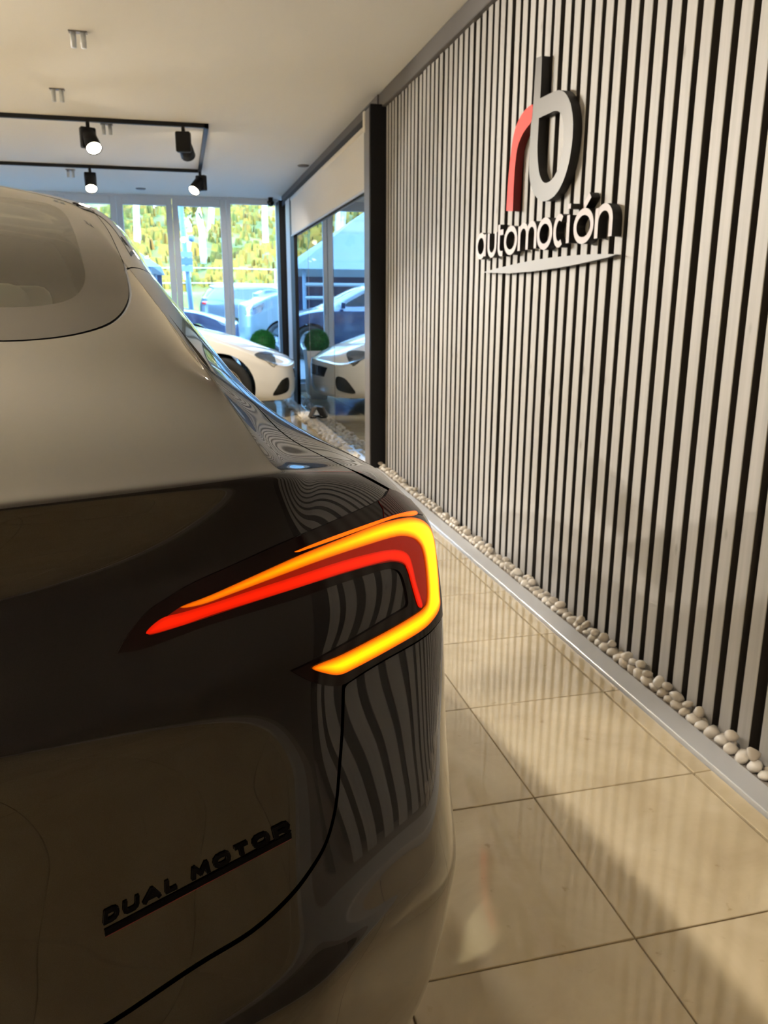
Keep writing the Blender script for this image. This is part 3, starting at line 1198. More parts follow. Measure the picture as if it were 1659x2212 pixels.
win_rc = [(16.25, 7.1), (16.2, 8), (16.25, 9.6), (16.6, 10.25), (18.6, 10.25), (18.85, 9.5), (18.85, 8), (18.7, 7.2), (17.6, 6.75)]
bump_rc = [(-1, -0.5), (sl[-1][0], -0.5)]+sl[::-1]+lb[::-1][1:]+[(bot_r, c_out), (8.4, 5.9), (7.6, 6.15), (-1, 6.2)]

GAP = 0.0021
sd_glass = poly_sd(SH.m, mpoly(glass_rc))
sd_lid = poly_sd(SH.m, mpoly(lid_rc))
sd_win = poly_sd(SH.m, mpoly(win_rc))
sd_bump = poly_sd(SH.m, mpoly(bump_rc))
# wheel arches, from the side view
def arch(vc, zc, r):
    d = np.hypot(SH.v[:, 1]-vc, SH.v[:, 2]-zc)-r
    return np.where(SH.v[:, 0] > 0.55, d, 1.0)


sd_arch = np.minimum(arch(1.0, 0.335, 0.375), arch(3.865, 0.335, 0.375))
body_g = np.minimum.reduce([-sd_glass-GAP, -sd_lid-GAP, -sd_win-GAP, -sd_bump-GAP, sd_arch])
parts = {
    'trunk_lid': (np.minimum(sd_lid-GAP, -sd_glass-GAP), 'paint', None),
    'rear_bumper': (np.minimum(np.minimum(sd_bump-GAP, sd_arch), -sd_lid-GAP), 'paint', None),
    'body_side': (body_g, 'paint', 'painted quarter panel, side and front of the body'),
    'side_window': (sd_win-GAP, 'tint_glass', None),
}
core_g = np.minimum.reduce([-sd_glass+0.03, -sd_win+0.01, sd_arch])
car_glass_full = FULL.clip(np.minimum(sd_glass-GAP, -sd_lid-GAP))
for mir in (False, True):
    for nm, (g, mt, lab) in parts.items():
        o = FULL.clip(g).build(nm, MT[mt], car, flange=0.012 if mt == 'paint' else 0.004, mirror=mir)
        if lab:
            o['label'] = lab
    c_ = FULL.clip(core_g).build('inner_shell', MT['matt_black'], car, off=-0.010, mirror=mir)
    c_['label'] = 'black inner shell behind the panel gaps'

# --- roof and rear glass: opaque black border, clear field
clear_px = [(2, 664), (60, 663), (100, 659), (143, 650), (170, 633), (182, 612), (184, 590), (178, 560), (168, 525), (158, 495), (146, 470), (130, 452), (105, 440), (70, 433), (30, 428), (2, 425)]
cp = rc_path(clear_px, 3)
clear_rc = [(cp[0][0], -0.5)]+cp+[(cp[-1][0], -0.5)]
sd_clear = poly_sd(SH.m, mpoly(clear_rc))
ws_rc = [(16.5, 14.5), (16.6, 11.6), (17.5, 11.2), (18.9, 11.3), (19.2, 14.5)]
sd_ws = poly_sd(SH.m, mpoly(ws_rc))
MT['frit'] = pbr('black_glass_border', (0.008, 0.007, 0.007), 0.02, spec=0.38)
g_all = np.minimum(sd_glass-GAP, -sd_lid-GAP)
for mir in (False, True):
    fr = FULL.clip(np.minimum.reduce([g_all, -sd_clear, -sd_ws])).build('roof_glass', MT['frit'], car, flange=0.004, mirror=mir)
    fr['label'] = 'black bordered roof and rear glass'
    FULL.clip(sd_clear).build('rear_window', MT['tint_glass'], car, mirror=mir)
    FULL.clip(np.minimum(sd_ws, g_all)).build('windscreen', MT['tint_glass'], car, mirror=mir)
    # rubber seal in the gap round the rear glass
    FULL.clip(np.minimum(0.004-np.abs(sd_glass), np.where(SH.rc[:, 1] < 5, 1.0, -1.0))).build('glass_seal', MT['rubber'], car, off=-0.002, mirror=mir)

# ------------------------------------------------------------------ tail lamp
def z4(p):
    return (220+p[0]*780/1659, 960+p[1]*580/1234)


def px_poly(pts, n=4, side=None):
    rc = []
    for p in smooth_closed([z4(q) for q in pts], n):
        h = rc_px(*p)
        if h is not None:
            rc.append(h)
    return rc


lamp_top = [z4(p) for p in [(60, 965), (110, 880), (200, 770), (300, 700), (420, 630), (600, 550), (800, 460), (1000, 375), (1150, 310), (1240, 270), (1290, 240), (1310, 208)]]
lamp_low = lampbot_px + [z4(p) for p in [(1060, 1113), (1000, 1105), (940, 1085), (862, 1041)]]
lamp_inn = [z4(p) for p in [(862, 1041), (950, 1000), (1100, 920), (1300, 800), (1380, 752), (1398, 735), (1397, 705), (1386, 650), (1368, 598), (1340, 577), (1290, 580), (1100, 640), (900, 710), (700, 772), (500, 832), (350, 887), (200, 942), (120, 958), (60, 965)]]
lamp_rc = rc_path(lamp_top, 4)+lamp_side+rc_path(lamp_low, 4)+rc_path(lamp_inn, 3)
SHL = Shell(T_CAR, np.linspace(8.2, 12.4, 230), np.linspace(1.1, 5.75, 430))
LAMP = Part(SHL.v, SHL.n, SHL.tri, SHL.m)
sd_lamp = poly_sd(SHL.m, mpoly(lamp_rc))

# lit outer bar: a ribbon with its own outline
barA_out = [(350, 750), (500, 690), (700, 600), (900, 510), (1100, 430), (1250, 372), (1350, 346), (1425, 342), (1482, 370), (1512, 430), (1528, 550), (1538, 680), (1540, 745), (1512, 800), (1450, 858), (1300, 945), (1150, 1025), (1080, 1055), (1020, 1050), (958, 1028)]
barA_in = [(1000, 1003), (1100, 962), (1300, 858), (1420, 788), (1470, 750), (1486, 705), (1482, 600), (1468, 500), (1446, 452), (1408, 428), (1340, 426), (1200, 466), (1000, 532), (800, 606), (600, 682), (450, 736)]
barB_out = [(200, 872), (270, 800), (380, 768), (550, 715), (700, 665), (900, 600), (1100, 535), (1270, 492), (1350, 486), (1396, 508), (1416, 560), (1434, 640), (1462, 735)]
barB_in = [(1446, 742), (1418, 650), (1398, 580), (1375, 545), (1330, 535), (1280, 540), (1100, 590), (900, 655), (700, 718), (500, 782), (350, 835)]
barC = [(850, 507), (1000, 444), (1200, 372), (1340, 326), (1420, 311), (1440, 320), (1425, 331), (1340, 340), (1200, 388), (1000, 459)]  # reflecting outline above the outer bar, its shine painted as emission


def cored(rc):
    return poly_sd(SHL.m, mpoly(rc))


def lampmat(name, lo, hi, half, power=1.5, tint=0.145):
    """red light guide: emission rises from its edge to its core"""
    m, nt, b = new_mat(name)
    at = nt.nodes.new('ShaderNodeAttribute')
    at.attribute_name = 'core'
    mr = nt.nodes.new('ShaderNodeMapRange')
    mr.inputs['From Max'].default_value = half
    nt.links.new(at.outputs['Fac'], mr.inputs['Value'])
    pw = nt.nodes.new('ShaderNodeMath')
    pw.operation = 'POWER'
    pw.inputs[1].default_value = power
    nt.links.new(mr.outputs['Result'], pw.inputs[0])
    m2 = nt.nodes.new('ShaderNodeMapRange')
    m2.inputs['To Min'].default_value = lo
    m2.inputs['To Max'].default_value = hi
    nt.links.new(pw.outputs[0], m2.inputs['Value'])
    b.inputs['Base Color'].default_value = (0.08, 0.002, 0.001, 1)
    b.inputs['Roughness'].default_value = 0.25
    b.inputs['Emission Color'].default_value = (1.0, tint, 0.0, 1)
    nt.links.new(m2.outputs['Result'], b.inputs['Emission Strength'])
    return m


MT['bar_hot'] = lampmat('light_guide_bright', 0.5, 5.2, 0.0070, power=1.2, tint=0.155)
MT['bar_red'] = lampmat('light_guide_red', 0.55, 1.25, 0.004, tint=0.012)
MT['bar_thin'] = lampmat('reflection_strip_thin', 1.1, 2.2, 0.0025, tint=0.13)
MT['lens_red'] = pbr('dark_red_lens', (0.07, 0.003, 0.004), 0.05, spec=0.5)
MT['lamp_housing'] = pbr('lamp_housing', (0.009, 0.003, 0.003), 0.10, spec=0.35)
MT['lamp_gap'] = lampmat('red_glow_band', 0.10, 0.22, 0.006, tint=0.02)

A_rc = px_poly(barA_out+barA_in)
B_rc = px_poly(barB_out+barB_in)
C_rc = px_poly(barC)
glow_rc = px_poly([(205, 872), (355, 748), (500, 692), (800, 560), (1100, 440), (1340, 360), (1430, 350), (1490, 400), (1515, 550), (1520, 720), (1470, 745), (1440, 700), (1405, 590), (1370, 548), (1290, 545), (1100, 595), (700, 722), (350, 838)])
lens_rc = rc_path([z4(p) for p in [(1262, 262), (1295, 240), (1312, 210)]], 3)+lamp_side[:2]+rc_path([z4(p) for p in [(1470, 330), (1400, 318), (1300, 350), (1285, 300)]], 3)
for mir in (False, True):
    lamp = LAMP.clip(sd_lamp-0.0006).build('tail_lamp', MT['lamp_housing'], car, off=0.0015, flange=0.008, mirror=mir)
    lamp['label'] = 'lit C-shaped tail lamp in a black housing' if not mir else 'tail lamp on the far side'
    for nm, rcp, mt, off in (('glow_band', glow_rc, 'lamp_gap', 0.0021), ('outer_light_bar', A_rc, 'bar_hot', 0.0030), ('inner_light_bar', B_rc, 'bar_red', 0.0027), ('upper_reflection_strip', C_rc, 'bar_thin', 0.0027), ('red_lens', lens_rc, 'lens_red', 0.0022)):
        s_ = cored(rcp)
        pt = Part(SHL.v, SHL.n, SHL.tri, np.stack([s_, s_], 1)).clip(s_)
        if len(pt.tri):
            o = pt.build(nm, MT[mt], lamp, off=off, flange=0.0012, mirror=mir, attr=pt.att[:, 0])

# ------------------------------------------------------------------ badge
def body_point(x, y, off):
    """pixel -> point on the body, raised by off"""
    rc = rc_px(x, y)
    if rc is None:
        return None
    p = surf(SH.P, [rc[0]], [rc[1]])[0, 0]
    e = 0.01
    n = np.cross(surf(SH.P, [rc[0]], [rc[1]+e])[0, 0]-p, surf(SH.P, [rc[0]+e], [rc[1]])[0, 0]-p)
    n /= np.linalg.norm(n)
    return p, n


def quad_px(s, t, q):
    (bl, br, tl, tr_) = q
    return tuple((1-s)*(1-t)*bl[i]+s*(1-t)*br[i]+(1-s)*t*tl[i]+s*t*tr_[i] for i in (0, 1))


GL = {  # extended capitals as stroke polylines in a unit cell
    'D': [[(0.03, 0), (0.03, 1)], [(0.0, 1), (0.55, 1), (0.82, .92), (.97, .72), (1.0, .5), (.97, .28), (.82, .08), (.55, 0), (0.0, 0)]],
    'U': [[(0, 1), (0, .35), (.06, .14), (.22, .02), (.42, 0), (.58, 0), (.78, .02), (.94, .14), (1, .35), (1, 1)]],
    'A': [[(0, 0), (.5, 1), (1, 0)], [(.22, .3), (.78, .3)]],
    'L': [[(0, 1), (0, 0), (1, 0)]],
    'M': [[(0, 0), (0.08, 1), (.5, .15), (.92, 1), (1, 0)]],
    'O': [[(.5, 0), (.2, .04), (.04, .22), (0, .5), (.04, .78), (.2, .96), (.5, 1), (.8, .96), (.96, .78), (1, .5), (.96, .22), (.8, .04), (.5, 0)]],
    'T': [[(0, 1), (1, 1)], [(.5, 1), (.5, 0)]],
    'R': [[(0, 0), (0, 1), (.75, 1), (.95, .92), (1, .72), (.95, .52), (.75, .42), (0.05, .42)], [(.55, .42), (1, 0)]],
}
badge = thing('badge', '', '')
for k_ in ('label', 'category'):
    del badge[k_]
badge.parent = car
badge['label'] = 'black DUAL MOTOR badge with underline'
word = 'DUAL MOTOR'
wd_ = {'D': 1.1, 'U': 1.1, 'A': 1.25, 'L': 0.85, ' ': 0.42, 'M': 1.25, 'O': 1.15, 'T': 1.0, 'R': 1.1}
gap_ = 0.26
tot = sum(wd_[c] for c in word)+gap_*(len(word)-1)
Q = ((221, 1998), (628, 1796), (223, 1968), (621, 1771))


def raised(name, quads2d, q, off0, off1, mat, parent, mir=False):
    """list of 2-D quads (s,t corners) in the text box -> raised strips on the body"""
    V, F = [], []
    for poly in quads2d:
        idx = []
        ok = True
        pts = []
        for (s, t) in poly:
            bp = body_point(*quad_px(s, t, q), 0)
            if bp is None:
                ok = False
                break
            pts.append(bp)
        if not ok:
            continue
        b = len(V)
        n = len(pts)
        for p, nn in pts:
            V.append(p+nn*off1)
        for p, nn in pts:
            V.append(p+nn*off0)
        F.append(tuple(range(b, b+n)))
        for i in range(n):
            F.append((b+i, b+(i+1) % n, b+n+(i+1) % n, b+n+i))
    return mesh_obj(name, V, F, mat, parent)


xcur = 0.0
TH = 0.27    # stroke thickness, of the letter height
ASP = tot    # text box is tot letter-heights (approximately) wide
for ch in word:
    w_ = wd_[ch]
    if ch != ' ':
        qs = []
        for path in GL[ch]:
            pts = [np.array((xcur+TH/2+p[0]*(w_-TH), TH/2+p[1]*(1-TH))) for p in path]
            for a, b in zip(pts, pts[1:]):
                d = (b-a)/np.linalg.norm(b-a)
                n = np.array([-d[1], d[0]])*TH/2
                a2, b2 = a-d*TH*0.30, b+d*TH*0.30
                qs.append([((p[0])/tot, p[1]) for p in (a2-n, b2-n, b2+n, a2+n)])
        raised('letter', qs, Q, -0.0005, 0.0017, MT['badge_black'], badge)
    xcur += w_+gap_
QU = ((226, 2021), (628, 1809), (225, 2009), (627, 1797))
raised('underline', [[(i/16, 0), ((i+1)/16, 0), ((i+1)/16, 1), (i/16, 1)] for i in range(16)], QU, -0.0005, 0.0015, MT['badge_black'], badge)
QR = ((227, 2023), (628, 1811), (226, 2021), (628, 1809))
raised('red_edge', [[(i/16, 0), ((i+1)/16, 0), ((i+1)/16, 1), (i/16, 1)] for i in range(16)], QR, -0.0005, 0.0013, MT['badge_red'], badge)

# ------------------------------------------------------------------ wheels, underbody, cabin
def wheel_parts(root, u, vc, zc, r, w, spokes, rim_mat, tyre_mat, name='wheel', multi=True):
    """tyre, rim and spokes; axis along u; the outer face points to +u when u>0"""
    s = 1 if u > 0 else -1
    M = Matrix.Translation((u, vc, zc)) @ Matrix.Rotation(s*math.pi/2, 4, 'Y')
    bm = bmesh.new()
    add_lathe(bm, [(r*0.66, -w/2), (r*0.93, -w/2), (r, -w*0.36), (r, w*0.36), (r*0.93, w/2), (r*0.70, w/2), (r*0.68, w*0.40), (r*0.66, -w/2)], 40, M)
    wh = bm_obj(name, bm, tyre_mat, root, True)
    bm = bmesh.new()
    add_lathe(bm, [(r*0.70, w*0.42), (r*0.71, w*0.47), (r*0.64, w*0.46), (r*0.60, w*0.20), (r*0.60, -w*0.4), (r*0.64, -w*0.45)], 40, M)
    bm_obj('rim', bm, rim_mat, wh, True)
    for k_ in range(spokes):
        a = 2*math.pi*k_/spokes
        for da in ((-0.09, 0.09) if multi else (0,)):
            bm = bmesh.new()
            m2 = M @ Matrix.Rotation(a+da, 4, 'Z')
            add_box(bm, (r*0.10, -r*0.035*(1 if multi else 2.2), w*0.30), (r*0.66, r*0.035*(1 if multi else 2.2), w*0.42), 0.004, m2)
            bm_obj('spoke', bm, rim_mat, wh)
    bm = bmesh.new()
    add_lathe(bm, [(0.001, w*0.44), (r*0.12, w*0.44), (r*0.14, w*0.30), (0.001, w*0.28)], 20, M)
    bm_obj('hub_cap', bm, rim_mat, wh, True)
    bm = bmesh.new()
    add_lathe(bm, [(0.001, w*0.05), (r*0.5, w*0.05), (r*0.5, w*0.0), (0.001, 0.0)], 24, M)
    bm_obj('brake_disc', bm, MT['steel'], wh)
    return wh


def arch_liner(root, u0, u1, vc, zc, r):
    """dark half-tunnel over a wheel"""
    V_, F_ = [], []
    for k_ in range(25):
        a = math.radians(-12+204*k_/24)
        for uu in (u0, u1):
            V_.append((uu, vc+r*math.cos(a), zc+r*math.sin(a)))
    for k_ in range(24):
        F_.append((2*k_, 2*k_+1, 2*k_+3, 2*k_+2))
    return mesh_obj('wheel_arch_liner', V_, F_, MT['matt_black'], root)


MT['rim_grey'] = pbr('rim_grey', (0.09, 0.09, 0.09), 0.35, metal=0.8)
for sx in (1, -1):
    for vc in (1.0, 3.865):
        wheel_parts(car, sx*0.795, vc, 0.335, 0.335, 0.235, 5, MT['rim_grey'], MT['rubber'])
        arch_liner(car, sx*0.55, sx*0.82, vc, 0.335, 0.40)
box('underbody', (-0.62, 0.25, 0.17), (0.62, 4.45, 0.30), MT['matt_black'], car, bev=0.03)
# cabin seen through the rear window
box('parcel_shelf', (-0.52, 0.62, 1.02), (0.52, 1.22, 1.045), MT['interior_dark'], car, bev=0.01)
bm = bmesh.new()
add_box(bm, (-0.56, 1.20, 0.45), (0.56, 1.38, 1.06), 0.05, seg=3)
bm_obj('rear_seat', bm, MT['seat_white'], car, True)
for sx in (0.34, -0.34, 0):
    bm = bmesh.new()
    add_box(bm, (sx-0.12, 1.25, 1.05), (sx+0.12, 1.34, 1.18), 0.035, seg=3)
    bm_obj('headrest', bm, MT['seat_white'], car, True)
for sx in (0.37, -0.37):
    bm = bmesh.new()
    add_box(bm, (sx-0.25, 2.35, 0.40), (sx+0.25, 2.52, 1.02), 0.06, seg=3)
    add_box(bm, (sx-0.13, 2.38, 1.0), (sx+0.13, 2.48, 1.2), 0.04, seg=3)
    bm_obj('front_seat', bm, MT['seat_white'], car, True)
for sx in (1, -1):
    bm = bmesh.new()
    add_box(bm, (sx*0.84, 3.02, 0.96), (sx*1.01, 3.12, 1.08), 0.03, seg=3)
    bm_obj('mirror', bm, MT['paint'], car, True)

# ================================================================== LIGHTS
def spot_lamp(name, loc, target, power, angle, blend=0.4, col=(1.0, 0.91, 0.78), size=0.03):
    ld = bpy.data.lights.new(name, 'SPOT')
    ld.energy = power
    ld.spot_size = math.radians(angle)
    ld.spot_blend = blend
    ld.color = col
    ld.shadow_soft_size = size
    o = bpy.data.objects.new(name, ld)
    COL.objects.link(o)
    o.location = loc
    d = Vector(target)-Vector(loc)
    o.rotation_euler = d.to_track_quat('-Z', 'Y').to_euler()
    return o


def track_spot(loc, target, label, power, angle=70, lit=True, group='track spotlights'):
    """adapter, driver box, neck and round head; loc is the point on the track"""
    t = thing('spotlight', label, 'spotlight', loc, 0, group)
    d = (Vector(target)-Vector(loc)).normalized()
    yaw = math.atan2(d.y, d.x)
    Rz = Matrix.Rotation(yaw, 4, 'Z')
    bm = bmesh.new()
    add_tube(bm, (0, 0, 0.002), (0, 0, -0.04), 0.014, seg=12)
    bm_obj('stem', bm, MT['black_metal'], t)
    bm = bmesh.new()
    add_box(bm, (-0.040, -0.056, -0.18), (0.012, 0.056, -0.035), 0.008, Rz)
    bm_obj('driver_box', bm, MT['black_metal'], t)
    piv = Vector((0, 0, -0.125))+Rz @ Vector((0.045, 0, 0))
    q = d.to_track_quat('Z', 'Y').to_matrix().to_4x4()
    M = Matrix.Translation(piv) @ q
    bm = bmesh.new()
    add_lathe(bm, [(0.028, -0.06), (0.046, -0.055), (0.053, 0.03), (0.057, 0.10), (0.053, 0.10), (0.048, 0.075), (0.001, 0.07)], 24, M)
    hd = bm_obj('head', bm, MT['black_metal'], t, True)
    bm = bmesh.new()
    add_lathe(bm, [(0.001, 0.094), (0.050, 0.094), (0.050, 0.091), (0.001, 0.091)], 24, M)
    bm_obj('lens', bm, MT['lamp_lit'] if lit else MT['gloss_black'], hd)
    if power:
        p = Vector(loc)+piv+d*0.13
        l = spot_lamp('spot_beam', p, target, power, angle)
    return t


ZT_ = Z_CEIL-0.03
def rail(name, pts, label):
    t = thing(name, label, 'lighting track', (pts[0][0], pts[0][1], ZT_))
    for (a, b) in zip(pts, pts[1:]):
        bm = bmesh.new()
        lo = np.minimum(a, b)-0.016-np.array(pts[0])
        hi = np.maximum(a, b)+0.016-np.array(pts[0])
        add_box(bm, (lo[0], lo[1], -0.0), (hi[0], hi[1], 0.03))
        bm_obj('rail', bm, MT['black_metal'], t)
    return t


A1, A2 = np.array([0.275, 6.70]), np.array([0.29, 8.88])
rail('lighting_track', [np.array([-5.2, 6.72]), np.array([0.28, 6.72]), np.array([0.28, 8.88]), np.array([-5.2, 8.88])], 'black U-shaped ceiling track carrying the spotlights near the windows')
p = on_z(188, 262, ZT_)
track_spot((p[0], 6.72, ZT_), (0.25, 4.6, 0.0), 'glowing spotlight facing the camera on the nearer track run', 330, 75)
p = on_z(395, 283, ZT_)
track_spot((p[0], 6.72, ZT_), (0.85, 9.9, 0.4), 'black spotlight turned away from the camera, near the track corner', 170, 70)
p = on_z(195, 366, ZT_)
track_spot((p[0], 8.88, ZT_), (-0.6, 7.0, 0.0), 'small lit spotlight on the farther track run', 20, 80)
track_spot((0.28, 8.80, ZT_), (-0.7, 7.6, 0.9), 'lit spotlight tilted sideways at the far track corner', 20, 80)
# more spotlights on the window track, left of the frame: wall lights, then added floor fill
for i, (x, y, tgt, pw, an, lab) in enumerate((
        (-1.9, 6.72, (1.37, 3.6, 1.15), 170, 46, 'spotlight aimed at the sign, third along the nearer track run'),
        (-3.3, 6.72, (1.37, 2.3, 0.90), 430, 40, 'spotlight aimed at the slatted wall, fourth along the nearer track run'),
        (-3.9, 6.72, (1.37, 1.1, 0.85), 560, 40, 'spotlight aimed at the slatted wall, fifth along the nearer track run'),
        (-4.4, 6.72, (-4.4, 4.6, 0.0), 480, 115, 'added fill spotlight over the empty floor, leftmost on the nearer track run'),  # from here on added fill: floor bounce brightens the ceiling
        (-2.4, 8.88, (-2.2, 7.6, 0.0), 30, 115, 'added fill spotlight third along the farther track run'),
        (-4.4, 8.88, (-4.4, 7.6, 0.0), 30, 115, 'added fill spotlight leftmost on the farther track run'))):
    track_spot((x, y, ZT_), tgt, lab, pw, an)
# second track over the grey car, above the frame
rail('lighting_track', [np.array([-0.75, 1.75]), np.array([-0.75, -0.2])], 'short black ceiling track above the tail of the grey car')
rail('lighting_track', [np.array([-5.2, 2.9]), np.array([-2.1, 2.9])], 'added black ceiling track for fill spotlights, beyond the left flank of the grey car')  # unseen, added to carry the fill spotlights
G2 = 'track spotlights above the grey car'
track_spot((-0.75, 1.15, ZT_), (0.46, 1.35, 0.0), 'nearer spotlight on the short track above the tail of the grey car', 125, 36, group=G2)
track_spot((-0.75, 1.65, ZT_), (0.50, 2.9, 0.0), 'farther spotlight on the short track above the tail of the grey car', 120, 38, group=G2)
track_spot((-2.6, 2.9, ZT_), (-2.6, 2.0, 0.0), 'added fill spotlight over the left flank of the grey car', 850, 120, group=G2)  # unseen fill, added so floor bounce brightens the ceiling; next one too
track_spot((-4.6, 2.9, ZT_), (-4.2, 2.2, 0.0), 'added fill spotlight over the empty floor at the left end of the track', 800, 120, group=G2)
# third track, unseen, added as fill light along the left of the hall
rail('lighting_track', [np.array([-2.7, 0.9]), np.array([-2.7, -2.6]), np.array([-4.9, -2.6])], 'added black ceiling track for fill spotlights, to the left of the camera')
G3 = 'added fill spotlights to the left of the camera'
for x, y, lab in ((-2.7, 0.6, 'front added fill spotlight of the track to the left of the camera'), (-2.7, -1.4, 'middle added fill spotlight of the track to the left of the camera'), (-4.6, -2.6, 'rear added fill spotlight of the track to the left of the camera')):
    track_spot((x, y, ZT_), (x-0.5, y+0.1, 0.0), lab, 300, 125, group=G3)
# unseen dim lights added at the back to brighten the car's reflections
rail('lighting_track', [np.array([-4.5, -3.2]), np.array([0.2, -3.2])], 'added black ceiling track for fill spotlights, at the back of the showroom')
for x, w in ((-3.2, 'left'), (-0.6, 'right')):
    track_spot((x, -3.2, ZT_), (x-0.2, -5.4, 0.8), '%s added fill spotlight of the track at the back of the showroom' % w, 200, 95, group='added fill spotlights at the back of the showroom')

# ================================================================== SMALL FIXTURES
def tubes(px, label):
    p = on_z(px[0], px[1], Z_CEIL)
    t = thing('ceiling_fitting', label, 'ceiling fitting', (p[0], p[1], Z_CEIL), 0, 'twin tube fittings on the ceiling')
    box('plate', (-0.045, -0.02, -0.006), (0.045, 0.02, 0.0), MT['pillar_grey'], t)
    for sx in (-0.024, 0.024):
        bm = bmesh.new()
        add_tube(bm, (sx, 0, -0.075), (sx, 0, -0.004), 0.014, seg=14)
        bm_obj('tube', bm, MT['white_frame'], t, True)
    return t


tubes((168, 68), 'twin tube ceiling fitting nearest the camera, upper left')
tubes((123, 192), 'twin tube ceiling fitting just in front of the lighting track')
tubes((230, 268), 'small twin tube ceiling fitting behind the glowing spotlight')
tubes((152, 366), 'tiny twin tube ceiling fitting near the farther track run')
for px, lab in (((655, 357), 'flat round ceiling vent beside the grey beam'), ((304, 407), 'flat round ceiling vent close to the window front')):
    p = on_z(px[0], px[1], Z_CEIL)
    bm = bmesh.new()
    add_lathe(bm, [(0.001, -0.012), (0.05, -0.012), (0.06, 0.0), (0.001, 0.0)], 20)
    o = bm_obj('ceiling_vent', bm, MT['pillar_grey'])
    o.location = (p[0], p[1], Z_CEIL)
    tag(o, lab, 'vent', 'ceiling vents')
# security camera under the ceiling beside the far pillar
p = on_y(585, 447, 10.85)
t = thing('security_camera', 'small dark security camera at the top of the window front', 'camera', (p[0], 10.85, Z_CEIL))
bm = bmesh.new()
add_tube(bm, (0, 0, 0), (0, 0, -0.05), 0.03, seg=14)
bm_obj('mount', bm, MT['black_metal'], t)
bm = bmesh.new()
add_lathe(bm, [(0.001, -0.11), (0.03, -0.10), (0.045, -0.07), (0.045, -0.045), (0.001, -0.045)], 18)
bm_obj('dome', bm, MT['gloss_black'], t, True)
# flood lamp lying on the pebbles by the glass
t = thing('flood_lamp', 'small grey flood lamp tilted on the pebbles by the glass', 'lamp', (1.25, 8.05, 0.03), math.radians(-20))
bm = bmesh.new()
add_box(bm, (-0.03, -0.07, 0.0), (0.0, 0.07, 0.12), 0.006, Matrix.Rotation(math.radians(28), 4, 'Y'))
bm_obj('housing', bm, MT['pillar_grey'], t)
bm = bmesh.new()
add_box(bm, (-0.034, -0.06, 0.01), (-0.030, 0.06, 0.11), 0.0, Matrix.Rotation(math.radians(28), 4, 'Y'))
bm_obj('front_glass', bm, MT['gloss_black'], t)
bm = bmesh.new()
add_box(bm, (0.0, -0.075, 0.0), (0.05, -0.068, 0.015))
add_box(bm, (0.0, 0.068, 0.0), (0.05, 0.075, 0.015))
add_box(bm, (0.045, -0.075, 0.0), (0.052, 0.075, 0.015))
bm_obj('stand', bm, MT['black_metal'], t)

# ------------------------------------------------------------------ planter with grass ball
pl = thing('planter', 'tall tapered white planter with a green artificial grass ball', 'planter', (0.975, 10.06, 0))
bm = bmesh.new()
r = bmesh.ops.create_cone(bm, cap_ends=False, segments=4, radius1=0.15, radius2=0.215, depth=0.60, matrix=Matrix.Translation((0, 0, 0.30)) @ Matrix.Rotation(math.pi/4, 4, 'Z'))
r2 = bmesh.ops.create_cone(bm, cap_ends=True, segments=4, radius1=0.18, radius2=0.195, depth=0.50, matrix=Matrix.Translation((0, 0, 0.30)) @ Matrix.Rotation(math.pi/4, 4, 'Z'))
bm_obj('pot', bm, MT['pot'], pl)
MT['grass_ball'] = pbr('grass_ball', (0.012, 0.17, 0.035), 0.6, vary=0.5, vscale=60)
vv, ff = [], []
N = 5200
for i in range(N):
    zc_ = 1-2*(i+0.5)/N
    a = i*2.399963
    n = np.array([math.sqrt(1-zc_*zc_)*math.cos(a), math.sqrt(1-zc_*zc_)*math.sin(a), zc_])
    t1 = np.cross(n, rng.normal(size=3))
    t1 /= np.linalg.norm(t1)
    L = 0.028*rng.uniform(0.6, 1.1)
    c = n*0.140
    b = len(vv)
    tip = c+n*L+rng.normal(size=3)*0.006
    vv += [c-t1*0.0028, c+t1*0.0028, tip]
    ff.append((b, b+1, b+2))
ball = mesh_obj('grass_ball', np.array(vv)+[0, 0, 0.70], ff, MT['grass_ball'], pl)
ball['kind'] = 'stuff'
bm = bmesh.new()
bmesh.ops.create_icosphere(bm, subdivisions=4, radius=0.143, matrix=Matrix.Translation((0, 0, 0.70)))
bm_obj('ball_core', bm, MT['grass_ball'], pl, True)

